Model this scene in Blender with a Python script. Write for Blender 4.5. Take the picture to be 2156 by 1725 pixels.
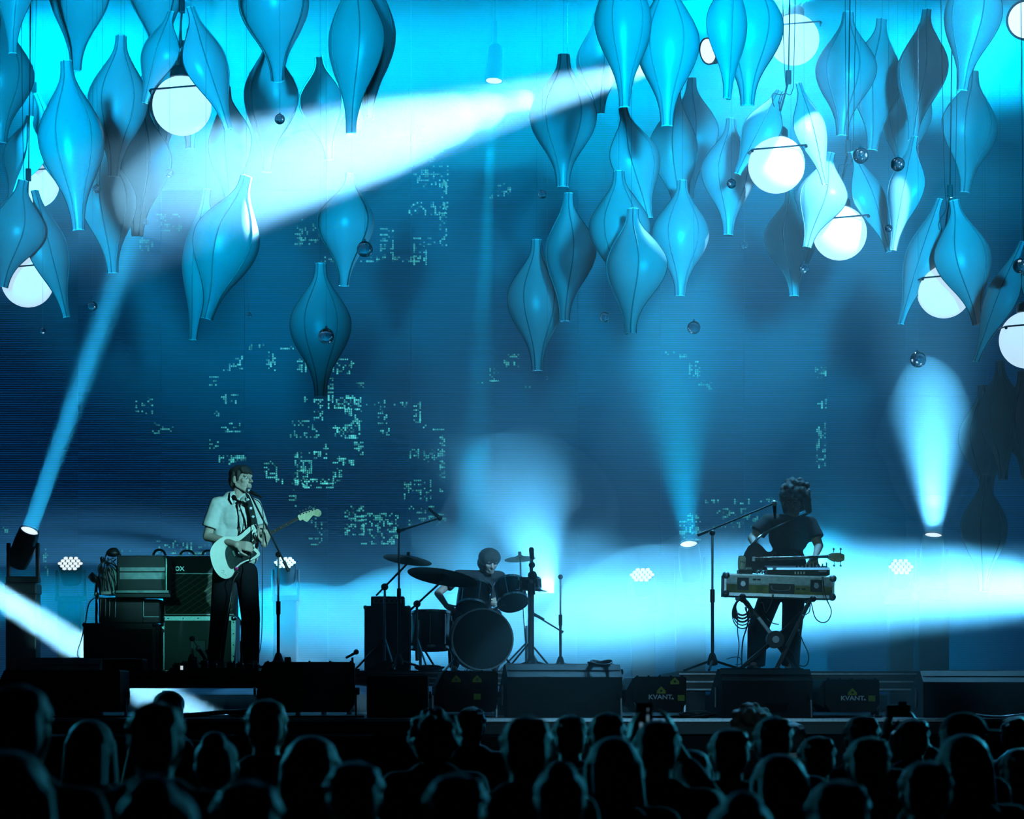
import bpy, bmesh, math, random
from mathutils import Vector, Matrix, Euler

for o in list(bpy.data.objects):
    bpy.data.objects.remove(o, do_unlink=True)
scene = bpy.context.scene
COL = scene.collection
PI = math.pi

# ------------------------------------------------------------------ camera
FPX, HOR, CAMZ = 5400.0, 1472.0, 1.75      # focal length in pixels, horizon row, eye height
STG = 1.60                                  # stage floor height
cd = bpy.data.cameras.new('camera')
cam = bpy.data.objects.new('camera', cd)
COL.objects.link(cam)
cam.location = (0, 0, CAMZ)
cam.rotation_euler = (PI / 2, 0, 0)
cd.sensor_width = 36.0
cd.lens = 36.0 * FPX / 2156.0
cd.shift_y = (HOR - 862.5) / 2156.0
cd.clip_end = 200
cd.dof.use_dof = True
cd.dof.focus_distance = 22.5
cd.dof.aperture_fstop = 3.4
scene.camera = cam


def P(px, py, Y):
    """world point seen at a photograph pixel, at depth Y (metres from the camera)"""
    return Vector(((px - 1078.0) / FPX * Y, Y, CAMZ - (py - HOR) / FPX * Y))


def S(Y):
    return Y / FPX


# ------------------------------------------------------------------ world, exposure
w = bpy.data.worlds.new('night')
scene.world = w
w.use_nodes = True
w.node_tree.nodes['Background'].inputs[0].default_value = (0.0, 0.02, 0.05, 1)
w.node_tree.nodes['Background'].inputs[1].default_value = 0.02
scene.view_settings.view_transform = 'Standard'
scene.view_settings.look = 'None'
scene.view_settings.gamma = 1.0
scene.view_settings.use_curve_mapping = False
scene.view_settings.exposure = 0.0
cy = scene.cycles
cy.use_denoising = True
cy.use_light_tree = False
cy.max_bounces = 4
cy.diffuse_bounces = 0
cy.glossy_bounces = 1
cy.transmission_bounces = 6
cy.transparent_max_bounces = 6
cy.volume_bounces = 0
cy.sample_clamp_indirect = 4.0
cy.caustics_reflective = False
cy.caustics_refractive = False

# ------------------------------------------------------------------ stage lights
CYAN = (0.0, 0.44, 0.92)
ICE = (0.24, 0.66, 1.0)
PALE = (0.02, 0.50, 1.0)
MIST = (0.10, 0.56, 1.0)


def spot(name, src, dst, half_deg, power, col, blend=0.3, rad=0.04):
    l = bpy.data.lights.new(name, 'SPOT')
    l.energy = power
    l.color = col
    l.spot_size = math.radians(half_deg * 2)
    l.spot_blend = blend
    l.shadow_soft_size = rad
    o = bpy.data.objects.new(name, l)
    COL.objects.link(o)
    o.location = src
    o.rotation_euler = (Vector(dst) - Vector(src)).to_track_quat('-Z', 'Y').to_euler()
    return o


def beam_lamp(name, src, dst, spread_deg, power, col, R):
    """moving-head beam: leaves the whole lens as a narrow bundle"""
    l = bpy.data.lights.new(name, 'AREA')
    l.shape = 'DISK'
    l.size = 2 * R
    l.energy = power
    l.color = col
    l.spread = math.radians(spread_deg)
    o = bpy.data.objects.new(name, l)
    COL.objects.link(o)
    d = (Vector(dst) - Vector(src)).normalized()
    o.location = Vector(src) + d * 0.02
    o.rotation_euler = d.to_track_quat('-Z', 'Y').to_euler()
    return o


HAZE = 0.017
# the big beam from the truss at top right, sweeping down to the left across the screen
spot('truss_beam', P(1478, 112, 22.85), P(420, 395, 19.8), 5.6, 85000, ICE, 0.5)
spot('truss_beam_wide', P(1760, -20, 24.6), P(500, 190, 26.5), 10.0, 90000, CYAN, 0.9)
spot('truss_flare', P(1640, -70, 23.4), P(1600, 500, 22.0), 32, 4200, (0.14, 0.58, 1.0), 1.0)
# added out-of-frame cross fills that brighten the smoke behind the petals
spot('high_fill_left', P(-900, 40, 28.2), P(1000, 190, 28.2), 8.0, 170000, CYAN, 0.9, 0.1)
spot('high_fill_right', P(3050, 40, 28.2), P(1150, 200, 28.2), 8.0, 170000, CYAN, 0.9, 0.1)
# fills added behind the camera to brighten the hanging petals
spot('petal_fill_left', (-3.4, -2.0, 4.6), P(360, 215, 22.5), 5.9, 90000, CYAN, 0.7, 0.7)
spot('petal_fill_right', (3.2, -2.0, 4.6), P(1690, 215, 22.5), 6.2, 125000, CYAN, 0.7, 0.7)
spot('petal_fill_mid', (0.4, -3.0, 5.2), P(1100, 250, 22.5), 7.5, 16000, CYAN, 0.9, 0.7)
# added out-of-view spot that puts hard white patches on some petals
spot('added_petal_spot', P(2420, -380, 18.6), P(1760, 420, 22.5), 9, 9000, ICE, 0.1, 0.02)
# down light in the middle of the rear truss
spot('down_light', P(1040, 176, 28.3), P(985, 1300, 28.2), 2.6, 40000, CYAN, 0.6)
# floor moving heads
beam_lamp('left_floor_beam', P(62, 1117, 27.0), P(285, 480, 25.5), 5.0, 58, PALE, 0.085)
beam_lamp('right_floor_beam', P(1965, 1126, 27.0), P(1960, 700, 25.2), 32, 60, MIST, 0.085)
beam_lamp('mid_floor_beam', P(1450, 1145, 28.0), P(1400, 600, 26.5), 34, 95, CYAN, 0.085)
spot('side_low_beam', P(-520, 925, 25.5), P(150, 1352, 25.0), 2.3, 1200000, ICE, 0.4)
spot('side_low_beam_two', P(455, 1275, 25.6), P(720, 1440, 25.2), 5.0, 9000, ICE, 0.5)
# low side fills, added off frame so the floor smoke glows
spot('low_fill_right', P(3000, 1190, 24.4), P(1200, 1270, 27.7), 6.0, 300000, MIST, 0.9, 0.1)
spot('low_fill_core', P(3000, 1195, 24.8), P(1450, 1275, 27.0), 3.2, 200000, ICE, 0.9, 0.1)
spot('low_fill_left', P(-700, 1230, 26.9), P(900, 1300, 28.6), 5.0, 200000, CYAN, 0.9, 0.1)
# back lights behind the drummer and behind the bass player
spot('drum_back_light', P(1165, 1250, 28.5), P(1080, 1000, 27.4), 27, 2200, MIST, 0.9)
spot('drum_shaft_light', P(1150, 1235, 28.3), P(1050, 1215, 23.5), 13, 900, MIST, 0.8)
spot('bass_back_light', P(1725, 1190, 26.5), P(1700, 1150, 22.0), 26, 1100, PALE, 0.7)
# front-of-house key on the singer
spot('front_key', (7.5, 6.5, 6.5), P(492, 1105, 22.0), 2.3, 21000, (0.24, 0.80, 0.9), 0.8, 0.1)
spot('amp_fill', (-5.0, 4.0, 5.5), P(395, 1270, 23.0), 2.3, 1700, (0.10, 0.72, 0.62), 0.9, 0.1)  # added fill so the amplifier grille shows
spot('front_fill', (1.0, -1.0, 6.0), P(1450, 1470, 20.2), 6.0, 2200, (0.25, 0.7, 1.0), 0.9, 0.1)  # added fill so the front row lettering reads
spot('front_key_right', (-2.0, 6.0, 6.5), P(1650, 1190, 22.2), 2.2, 1300, (0.30, 0.85, 0.6), 0.8, 0.1)
# unseen lamps added to give the audience a rim light
spot('crowd_rim_fill_left', (-6.0, 19.0, 3.4), (-1.0, 8.5, 1.5), 26, 800, (0.04, 0.50, 0.75), 0.8, 0.1)
spot('crowd_rim_fill_right', (6.0, 19.0, 3.6), (1.0, 8.5, 1.5), 26, 1300, (0.04, 0.50, 0.75), 0.8, 0.1)


# ------------------------------------------------------------------ materials
def mat(name, col, rough=0.6, metal=0.0, emit=None, estr=0.0, spec=0.5, noise=0.0, nscale=20.0, bump=0.0, bscale=80.0):
    m = bpy.data.materials.new(name)
    m.use_nodes = True
    nt = m.node_tree
    b = nt.nodes['Principled BSDF']
    b.inputs['Base Color'].default_value = (*col, 1)
    b.inputs['Roughness'].default_value = rough
    b.inputs['Metallic'].default_value = metal
    b.inputs['Specular IOR Level'].default_value = spec
    if emit:
        b.inputs['Emission Color'].default_value = (*emit, 1)
        b.inputs['Emission Strength'].default_value = estr
    if noise > 0 or bump > 0:
        tc = nt.nodes.new('ShaderNodeTexCoord')
    if noise > 0:
        n = nt.nodes.new('ShaderNodeTexNoise')
        n.inputs['Scale'].default_value = nscale
        n.inputs['Detail'].default_value = 3
        nt.links.new(tc.outputs['Object'], n.inputs['Vector'])
        r = nt.nodes.new('ShaderNodeMapRange')
        r.inputs['From Min'].default_value = 0.3
        r.inputs['From Max'].default_value = 0.7
        r.inputs['To Min'].default_value = 1 - noise
        r.inputs['To Max'].default_value = 1 + noise
        nt.links.new(n.outputs['Fac'], r.inputs['Value'])
        mx = nt.nodes.new('ShaderNodeMix')
        mx.data_type = 'RGBA'
        mx.blend_type = 'MULTIPLY'
        mx.inputs['Factor'].default_value = 1
        mx.inputs['A'].default_value = (*col, 1)
        nt.links.new(r.outputs['Result'], mx.inputs['B'])
        nt.links.new(mx.outputs['Result'], b.inputs['Base Color'])
    if bump > 0:
        n2 = nt.nodes.new('ShaderNodeTexNoise')
        n2.inputs['Scale'].default_value = bscale
        nt.links.new(tc.outputs['Object'], n2.inputs['Vector'])
        bp = nt.nodes.new('ShaderNodeBump')
        bp.inputs['Strength'].default_value = bump
        bp.inputs['Distance'].default_value = 0.01
        nt.links.new(n2.outputs['Fac'], bp.inputs['Height'])
        nt.links.new(bp.outputs['Normal'], b.inputs['Normal'])
    return m


M = {}
M['black'] = mat('black_plastic', (0.008, 0.009, 0.011), 0.45, noise=0.3, nscale=30)
M['blackmetal'] = mat('black_metal', (0.01, 0.011, 0.013), 0.3, 0.4, noise=0.3, nscale=50)
M['rubber'] = mat('cable_rubber', (0.008, 0.008, 0.009), 0.55)
M['tolex'] = mat('amp_vinyl', (0.015, 0.016, 0.018), 0.55, bump=0.4, bscale=400)
M['chrome'] = mat('chrome', (0.75, 0.78, 0.8), 0.18, 1.0, noise=0.1)
M['alu'] = mat('aluminium_edging', (0.55, 0.57, 0.6), 0.35, 0.9, noise=0.15, nscale=40)
M['steel'] = mat('dull_steel', (0.25, 0.27, 0.29), 0.4, 0.8, noise=0.2)
M['white'] = mat('white_paint', (0.75, 0.76, 0.72), 0.35, noise=0.06)
M['label'] = mat('label_paper', (0.7, 0.72, 0.7), 0.6, noise=0.1)
M['skin'] = mat('skin', (0.46, 0.33, 0.27), 0.5, noise=0.08, nscale=60)
M['hair'] = mat('dark_hair', (0.02, 0.017, 0.015), 0.5, bump=0.6, bscale=250)
M['floor'] = mat('stage_deck', (0.03, 0.033, 0.038), 0.5, noise=0.35, nscale=3.0, bump=0.2, bscale=60)
M['drape'] = mat('black_drape', (0.004, 0.005, 0.007), 0.9, noise=0.3, nscale=4)
M['brass'] = mat('cymbal_bronze', (0.12, 0.09, 0.05), 0.35, 0.8, noise=0.15)
M['lens'] = mat('lamp_lens', (0.9, 0.95, 1.0), 0.3, emit=(0.8, 0.95, 1.0), estr=1.15)
M['globe'] = mat('opal_globe', (0.85, 0.88, 0.92), 0.25, emit=(0.56, 0.82, 1.0), estr=0.95)
M['glass'] = mat('clear_glass', (0.9, 0.95, 1.0), 0.02)
M['glass'].node_tree.nodes['Principled BSDF'].inputs['Transmission Weight'].default_value = 1.0
M['glass'].node_tree.nodes['Principled BSDF'].inputs['IOR'].default_value = 1.45


def petal_material():
    m = bpy.data.materials.new('petal_shell')
    m.use_nodes = True
    nt = m.node_tree
    b = nt.nodes['Principled BSDF']
    out = nt.nodes['Material Output']
    tc = nt.nodes.new('ShaderNodeTexCoord')
    n = nt.nodes.new('ShaderNodeTexNoise')
    n.inputs['Scale'].default_value = 3.0
    nt.links.new(tc.outputs['Object'], n.inputs['Vector'])
    cr = nt.nodes.new('ShaderNodeValToRGB')
    cr.color_ramp.elements[0].color = (0.42, 0.45, 0.46, 1)
    cr.color_ramp.elements[1].color = (0.52, 0.55, 0.55, 1)
    nt.links.new(n.outputs['Fac'], cr.inputs['Fac'])
    nt.links.new(cr.outputs['Color'], b.inputs['Base Color'])
    b.inputs['Roughness'].default_value = 0.32
    t = nt.nodes.new('ShaderNodeBsdfTranslucent')
    nt.links.new(cr.outputs['Color'], t.inputs['Color'])
    mx = nt.nodes.new('ShaderNodeMixShader')
    mx.inputs['Fac'].default_value = 0.42
    nt.links.new(b.outputs[0], mx.inputs[1])
    nt.links.new(t.outputs[0], mx.inputs[2])
    nt.links.new(mx.outputs[0], out.inputs['Surface'])
    return m


M['petal'] = petal_material()
M['seam'] = mat('petal_seam', (0.16, 0.17, 0.18), 0.5, noise=0.1)
M['rim'] = mat('petal_rim', (0.05, 0.055, 0.06), 0.4, noise=0.1)


# ------------------------------------------------------------------ building helpers
class MB:
    """collects vertices and faces; build() links them as one mesh object"""

    def __init__(self):
        self.v = []
        self.f = []

    def add(self, vs, fs):
        k = len(self.v)
        self.v += [tuple(x) for x in vs]
        self.f += [tuple(i + k for i in f) for f in fs]
        return self

    def box(self, c, s, R=None, bev=0.0):
        """centre, full size, optional rotation matrix; chamfered vertical and horizontal edges if bev"""
        c = Vector(c)
        hx, hy, hz = s[0] / 2, s[1] / 2, s[2] / 2
        if bev <= 0:
            vs = [Vector((x, y, z)) for x in (-hx, hx) for y in (-hy, hy) for z in (-hz, hz)]
            fs = [(0, 1, 3, 2), (4, 6, 7, 5), (0, 4, 5, 1), (2, 3, 7, 6), (0, 2, 6, 4), (1, 5, 7, 3)]
        else:
            b = min(bev, hx * .9, hy * .9, hz * .9)
            bm = bmesh.new()
            bmesh.ops.create_cube(bm, size=1)
            bmesh.ops.scale(bm, vec=(s[0], s[1], s[2]), verts=bm.verts)
            bmesh.ops.bevel(bm, geom=list(bm.edges), offset=b, segments=2, affect='EDGES', profile=0.6)
            bm.verts.index_update()
            vs = [v.co.copy() for v in bm.verts]
            fs = [tuple(v.index for v in f.verts) for f in bm.faces]
            bm.free()
        if R is not None:
            vs = [R @ v for v in vs]
        return self.add([v + c for v in vs], fs)

    def prism(self, prof, axis, a0, a1):
        """profile polygon extruded along an axis: axis 'x' -> profile is (y,z); 'y' -> (x,z); 'z' -> (x,y)"""
        n = len(prof)

        def pt(p, a):
            return {'x': (a, p[0], p[1]), 'y': (p[0], a, p[1]), 'z': (p[0], p[1], a)}[axis]
        vs = [pt(p, a0) for p in prof] + [pt(p, a1) for p in prof]
        fs = [tuple(range(n))[::-1], tuple(range(n, 2 * n))]
        fs += [(i, (i + 1) % n, n + (i + 1) % n, n + i) for i in range(n)]
        return self.add(vs, fs)

    def cyl(self, p0, p1, r0, r1=None, seg=10, cap=True):
        p0, p1 = Vector(p0), Vector(p1)
        r1 = r0 if r1 is None else r1
        d = (p1 - p0)
        q = d.to_track_quat('Z', 'Y').to_matrix()
        vs = []
        for p, r in ((p0, r0), (p1, r1)):
            for i in range(seg):
                a = 2 * PI * i / seg
                vs.append(p + q @ Vector((r * math.cos(a), r * math.sin(a), 0)))
        fs = [(i, (i + 1) % seg, seg + (i + 1) % seg, seg + i) for i in range(seg)]
        if cap:
            fs += [tuple(range(seg))[::-1], tuple(range(seg, 2 * seg))]
        return self.add(vs, fs)

    def tube(self, pts, r, seg=6):
        """smooth tube along a polyline; r a number or a list"""
        pts = [Vector(p) for p in pts]
        n = len(pts)
        rs = r if isinstance(r, (list, tuple)) else [r] * n
        vs = []
        up = None
        for i, p in enumerate(pts):
            t = (pts[min(i + 1, n - 1)] - pts[max(i - 1, 0)])
            if t.length < 1e-9:
                t = Vector((0, 0, 1))
            t.normalize()
            if up is None:
                up = t.orthogonal().normalized()
            up = (up - t * up.dot(t))
            up = up.normalized() if up.length > 1e-6 else t.orthogonal().normalized()
            s = t.cross(up)
            for k in range(seg):
                a = 2 * PI * k / seg
                vs.append(p + (up * math.cos(a) + s * math.sin(a)) * rs[i])
        fs = []
        for i in range(n - 1):
            for k in range(seg):
                k2 = (k + 1) % seg
                fs.append((i * seg + k, i * seg + k2, (i + 1) * seg + k2, (i + 1) * seg + k))
        fs += [tuple(range(seg))[::-1], tuple(range((n - 1) * seg, n * seg))]
        return self.add(vs, fs)

    def lathe(self, prof, c=(0, 0, 0), R=None, seg=24, caps=True):
        """profile of (r, z) turned about z"""
        c = Vector(c)
        vs = []
        for r, z in prof:
            for i in range(seg):
                a = 2 * PI * i / seg
                v = Vector((r * math.cos(a), r * math.sin(a), z))
                vs.append((R @ v if R is not None else v) + c)
        fs = []
        for j in range(len(prof) - 1):
            for i in range(seg):
                i2 = (i + 1) % seg
                fs.append((j * seg + i, j * seg + i2, (j + 1) * seg + i2, (j + 1) * seg + i))
        n = len(prof)
        if caps and prof[0][0] > 1e-4:
            fs.append(tuple(range(seg))[::-1])
        if caps and prof[-1][0] > 1e-4:
            fs.append(tuple(range((n - 1) * seg, n * seg)))
        return self.add(vs, fs)

    def ball(self, c, r, R=None, seg=16, rings=10):
        """ellipsoid; r number or 3 radii"""
        r3 = (r, r, r) if isinstance(r, (int, float)) else r
        c = Vector(c)
        vs = [Vector((0, 0, -1))]
        for j in range(1, rings):
            t = PI * j / rings - PI / 2
            for i in range(seg):
                a = 2 * PI * i / seg
                vs.append(Vector((math.cos(t) * math.cos(a), math.cos(t) * math.sin(a), math.sin(t))))
        vs.append(Vector((0, 0, 1)))
        fs = []
        for i in range(seg):
            fs.append((0, 1 + (i + 1) % seg, 1 + i))
            fs.append((len(vs) - 1, len(vs) - 1 - seg + i, len(vs) - 1 - seg + (i + 1) % seg))
        for j in range(rings - 2):
            for i in range(seg):
                i2 = (i + 1) % seg
                a = 1 + j * seg
                fs.append((a + i, a + i2, a + seg + i2, a + seg + i))
        out = []
        for v in vs:
            u = Vector((v.x * r3[0], v.y * r3[1], v.z * r3[2]))
            out.append((R @ u if R is not None else u) + c)
        return self.add(out, fs)

    def cap(self, p0, p1, r0, r1, n=5, seg=14):
        """tapered capsule"""
        p0, p1 = Vector(p0), Vector(p1)
        d = p1 - p0
        L = max(d.length, 1e-6)
        q = d.to_track_quat('Z', 'Y').to_matrix()
        prof = []
        for i in range(n + 1):
            a = -PI / 2 + (PI / 2) * i / n
            prof.append((max(r0 * math.cos(a), 0.0), r0 * math.sin(a)))
        for i in range(n + 1):
            a = (PI / 2) * i / n
            prof.append((max(r1 * math.cos(a), 0.0), L + r1 * math.sin(a)))
        return self.lathe(prof, p0, q, seg)

    def mesh(self, name, off=None):
        me = bpy.data.meshes.new(name)
        vs = self.v if off is None else [(x - off[0], y - off[1], z - off[2]) for x, y, z in self.v]
        me.from_pydata(vs, [], self.f)
        me.update()
        return me

    def build(self, name, m, parent=None, smooth=False, world=True):
        """links one mesh object; with world=True the vertices are in world space"""
        off = None
        if parent is not None and world:
            off = root_loc(parent)
        return link(name, self.mesh(name, off), m, parent, smooth)


def root_loc(o):
    l = Vector((0, 0, 0))
    while o is not None:
        l += o.location
        o = o.parent
    return l


def link(name, me, m, parent=None, smooth=False):
    o = bpy.data.objects.new(name, me)
    COL.objects.link(o)
    if m is not None and len(me.materials) == 0:
        me.materials.append(M[m] if isinstance(m, str) else m)
    if smooth and len(me.polygons):
        me.polygons.foreach_set('use_smooth', [True] * len(me.polygons))
        try:
            me.set_sharp_from_angle(angle=math.radians(40))
        except Exception:
            pass
    if parent is not None:
        o.parent = parent
    return o


def tag(o, label=None, cat=None, group=None, kind=None):
    if label:
        o['label'] = label
    if cat:
        o['category'] = cat
    if group:
        o['group'] = group
    if kind:
        o['kind'] = kind
    return o


def thing(name, label, cat, loc=(0, 0, 0), group=None, rz=0.0):
    o = bpy.data.objects.new(name, None)
    COL.objects.link(o)
    o.empty_display_size = 0.1
    o.location = loc
    o.rotation_euler = (0, 0, rz)
    return tag(o, label, cat, group)


def remesh(mb, voxel, smooth_it=4, fac=0.5):
    """melts overlapping shapes into one continuous skin"""
    me = mb.mesh('tmp')
    o = bpy.data.objects.new('tmp', me)
    COL.objects.link(o)
    r = o.modifiers.new('r', 'REMESH')
    r.mode = 'VOXEL'
    r.voxel_size = voxel
    if smooth_it:
        s = o.modifiers.new('s', 'SMOOTH')
        s.iterations = smooth_it
        s.factor = fac
    dg = bpy.context.evaluated_depsgraph_get()
    dg.update()
    ev = o.evaluated_get(dg)
    out = bpy.data.meshes.new_from_object(ev)
    bpy.data.objects.remove(o, do_unlink=True)
    bpy.data.meshes.remove(me)
    return out


def spline(pts, n=8):
    """Catmull-Rom through points"""
    pts = [Vector(p) for p in pts]
    if len(pts) < 3:
        return pts
    out = []
    for i in range(len(pts) - 1):
        p0 = pts[i - 1] if i else pts[0] * 2 - pts[1]
        p1, p2 = pts[i], pts[i + 1]
        p3 = pts[i + 2] if i + 2 < len(pts) else pts[-1] * 2 - pts[-2]
        for k in range(n):
            t = k / n
            out.append(0.5 * ((2 * p1) + (p2 - p0) * t + (2 * p0 - 5 * p1 + 4 * p2 - p3) * t * t + (3 * p1 - p0 - 3 * p2 + p3) * t ** 3))
    out.append(pts[-1])
    return out


def text_mesh(txt, size, bold=0.0, extrude=0.001):
    cu = bpy.data.curves.new('t', 'FONT')
    cu.body = txt
    cu.size = size
    cu.extrude = extrude
    cu.offset = bold
    cu.align_x = 'CENTER'
    cu.align_y = 'CENTER'
    cu.resolution_u = 2
    o = bpy.data.objects.new('t', cu)
    COL.objects.link(o)
    dg = bpy.context.evaluated_depsgraph_get()
    dg.update()
    me = bpy.data.meshes.new_from_object(o.evaluated_get(dg))
    bpy.data.objects.remove(o, do_unlink=True)
    me.materials.clear()
    return me


def lettering(name, txt, size, loc, m, parent, rx=PI / 2, ry=0.0, bold=0.0):
    """flat lettering facing the camera (-Y); loc in world space"""
    o = link(name, text_mesh(txt, size, bold), m, parent)
    o.location = Vector(loc) - root_loc(parent)
    o.rotation_euler = (rx, ry, 0)
    return o

# ================================================================== SETTING
def struct(name, mb, m, label=None, cat=None):
    o = mb.build(name, m)
    tag(o, label, cat, None, 'structure')
    return o


YF = 19.7            # stage front edge
YB = 30.0            # LED screen
struct('floor', MB().box((0, 24.6, STG - 0.06), (24, 2 * (24.6 - YF), 0.12)), 'floor', 'dark matte stage floor behind the row of floor monitors', 'stage floor')
struct('ground', MB().box((0, 11, -0.05), (40, 44, 0.1)), 'drape', 'dark ground of the standing area under the crowd', 'ground')
struct('wall_stage_front', MB().box((0, YF + 0.05, STG / 2 - 0.07), (24, 0.06, STG - 0.14)), 'drape', 'black skirt on the front of the stage', 'stage skirt')
struct('trim_1', MB().box((0, YF - 0.012, STG - 0.012), (24, 0.02, 0.024)), 'alu', 'thin metal edging along the front lip of the stage', 'edging')
struct('wall_back', MB().box((0, YB + 1.2, 6), (30, 0.1, 12)), 'drape', 'black backdrop curtain behind the LED screen', 'curtain')


def screen_material():
    m = bpy.data.materials.new('led_mesh')
    m.use_nodes = True
    nt = m.node_tree
    b = nt.nodes['Principled BSDF']
    tc = nt.nodes.new('ShaderNodeTexCoord')
    wv = nt.nodes.new('ShaderNodeTexWave')
    wv.bands_direction = 'Z'
    wv.inputs['Scale'].default_value = 12.0
    nt.links.new(tc.outputs['Object'], wv.inputs['Vector'])
    n = nt.nodes.new('ShaderNodeTexNoise')
    n.inputs['Scale'].default_value = 2.0
    mp = nt.nodes.new('ShaderNodeMapping')
    mp.inputs['Scale'].default_value = (0.6, 1, 40)
    nt.links.new(tc.outputs['Object'], mp.inputs['Vector'])
    nt.links.new(mp.outputs['Vector'], n.inputs['Vector'])
    mul = nt.nodes.new('ShaderNodeMath')
    mul.operation = 'MULTIPLY'
    nt.links.new(wv.outputs['Fac'], mul.inputs[0])
    nt.links.new(n.outputs['Fac'], mul.inputs[1])
    cr = nt.nodes.new('ShaderNodeValToRGB')
    cr.color_ramp.elements[0].color = (0.010, 0.012, 0.016, 1)
    cr.color_ramp.elements[1].color = (0.035, 0.045, 0.06, 1)
    nt.links.new(mul.outputs[0], cr.inputs['Fac'])
    nt.links.new(cr.outputs['Color'], b.inputs['Base Color'])
    b.inputs['Roughness'].default_value = 0.6
    # dim blue idle glow, raised to stand in for ambient stage light
    b.inputs['Emission Color'].default_value = (0.0, 0.2, 0.75, 1)
    nt.links.new(mul.outputs[0], b.inputs['Emission Strength'])
    mul2 = nt.nodes.new('ShaderNodeMath')
    mul2.operation = 'MULTIPLY'
    mul2.inputs[1].default_value = 0.30
    nt.links.new(mul.outputs[0], mul2.inputs[0])
    nt.links.new(mul2.outputs[0], b.inputs['Emission Strength'])
    return m


SCR = thing('led_screen', 'huge dark LED video screen glowing with blocks of teal pixels', 'screen', (0, YB, STG))
xr = P(1742, 0, YB).x
x0 = -8.0
k = 0
sm = screen_material()
PW = (xr - x0) / 12
pm = MB().box((0, 0.05, 0), (PW - 0.004, 0.1, 1.176)).mesh('screen_panel')
pm.materials.append(sm)
for i in range(12):
    for j in range(7):
        o = link('screen_panel', pm, None, SCR)
        o.location = (x0 + PW * (i + 0.5), 0, 0.2 + 1.18 * (j + 0.5))
# second, darker bank of screen right of the seam
bank = thing('led_screen', 'narrow dark LED screen bank right of the vertical seam', 'screen', (0, YB + 0.35, STG))
for i in range(5):
    for j in range(7):
        o = link('screen_panel', pm, None, bank)
        o.location = (xr + PW * (i + 0.5), 0, 0.2 + 1.18 * (j + 0.5))


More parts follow.
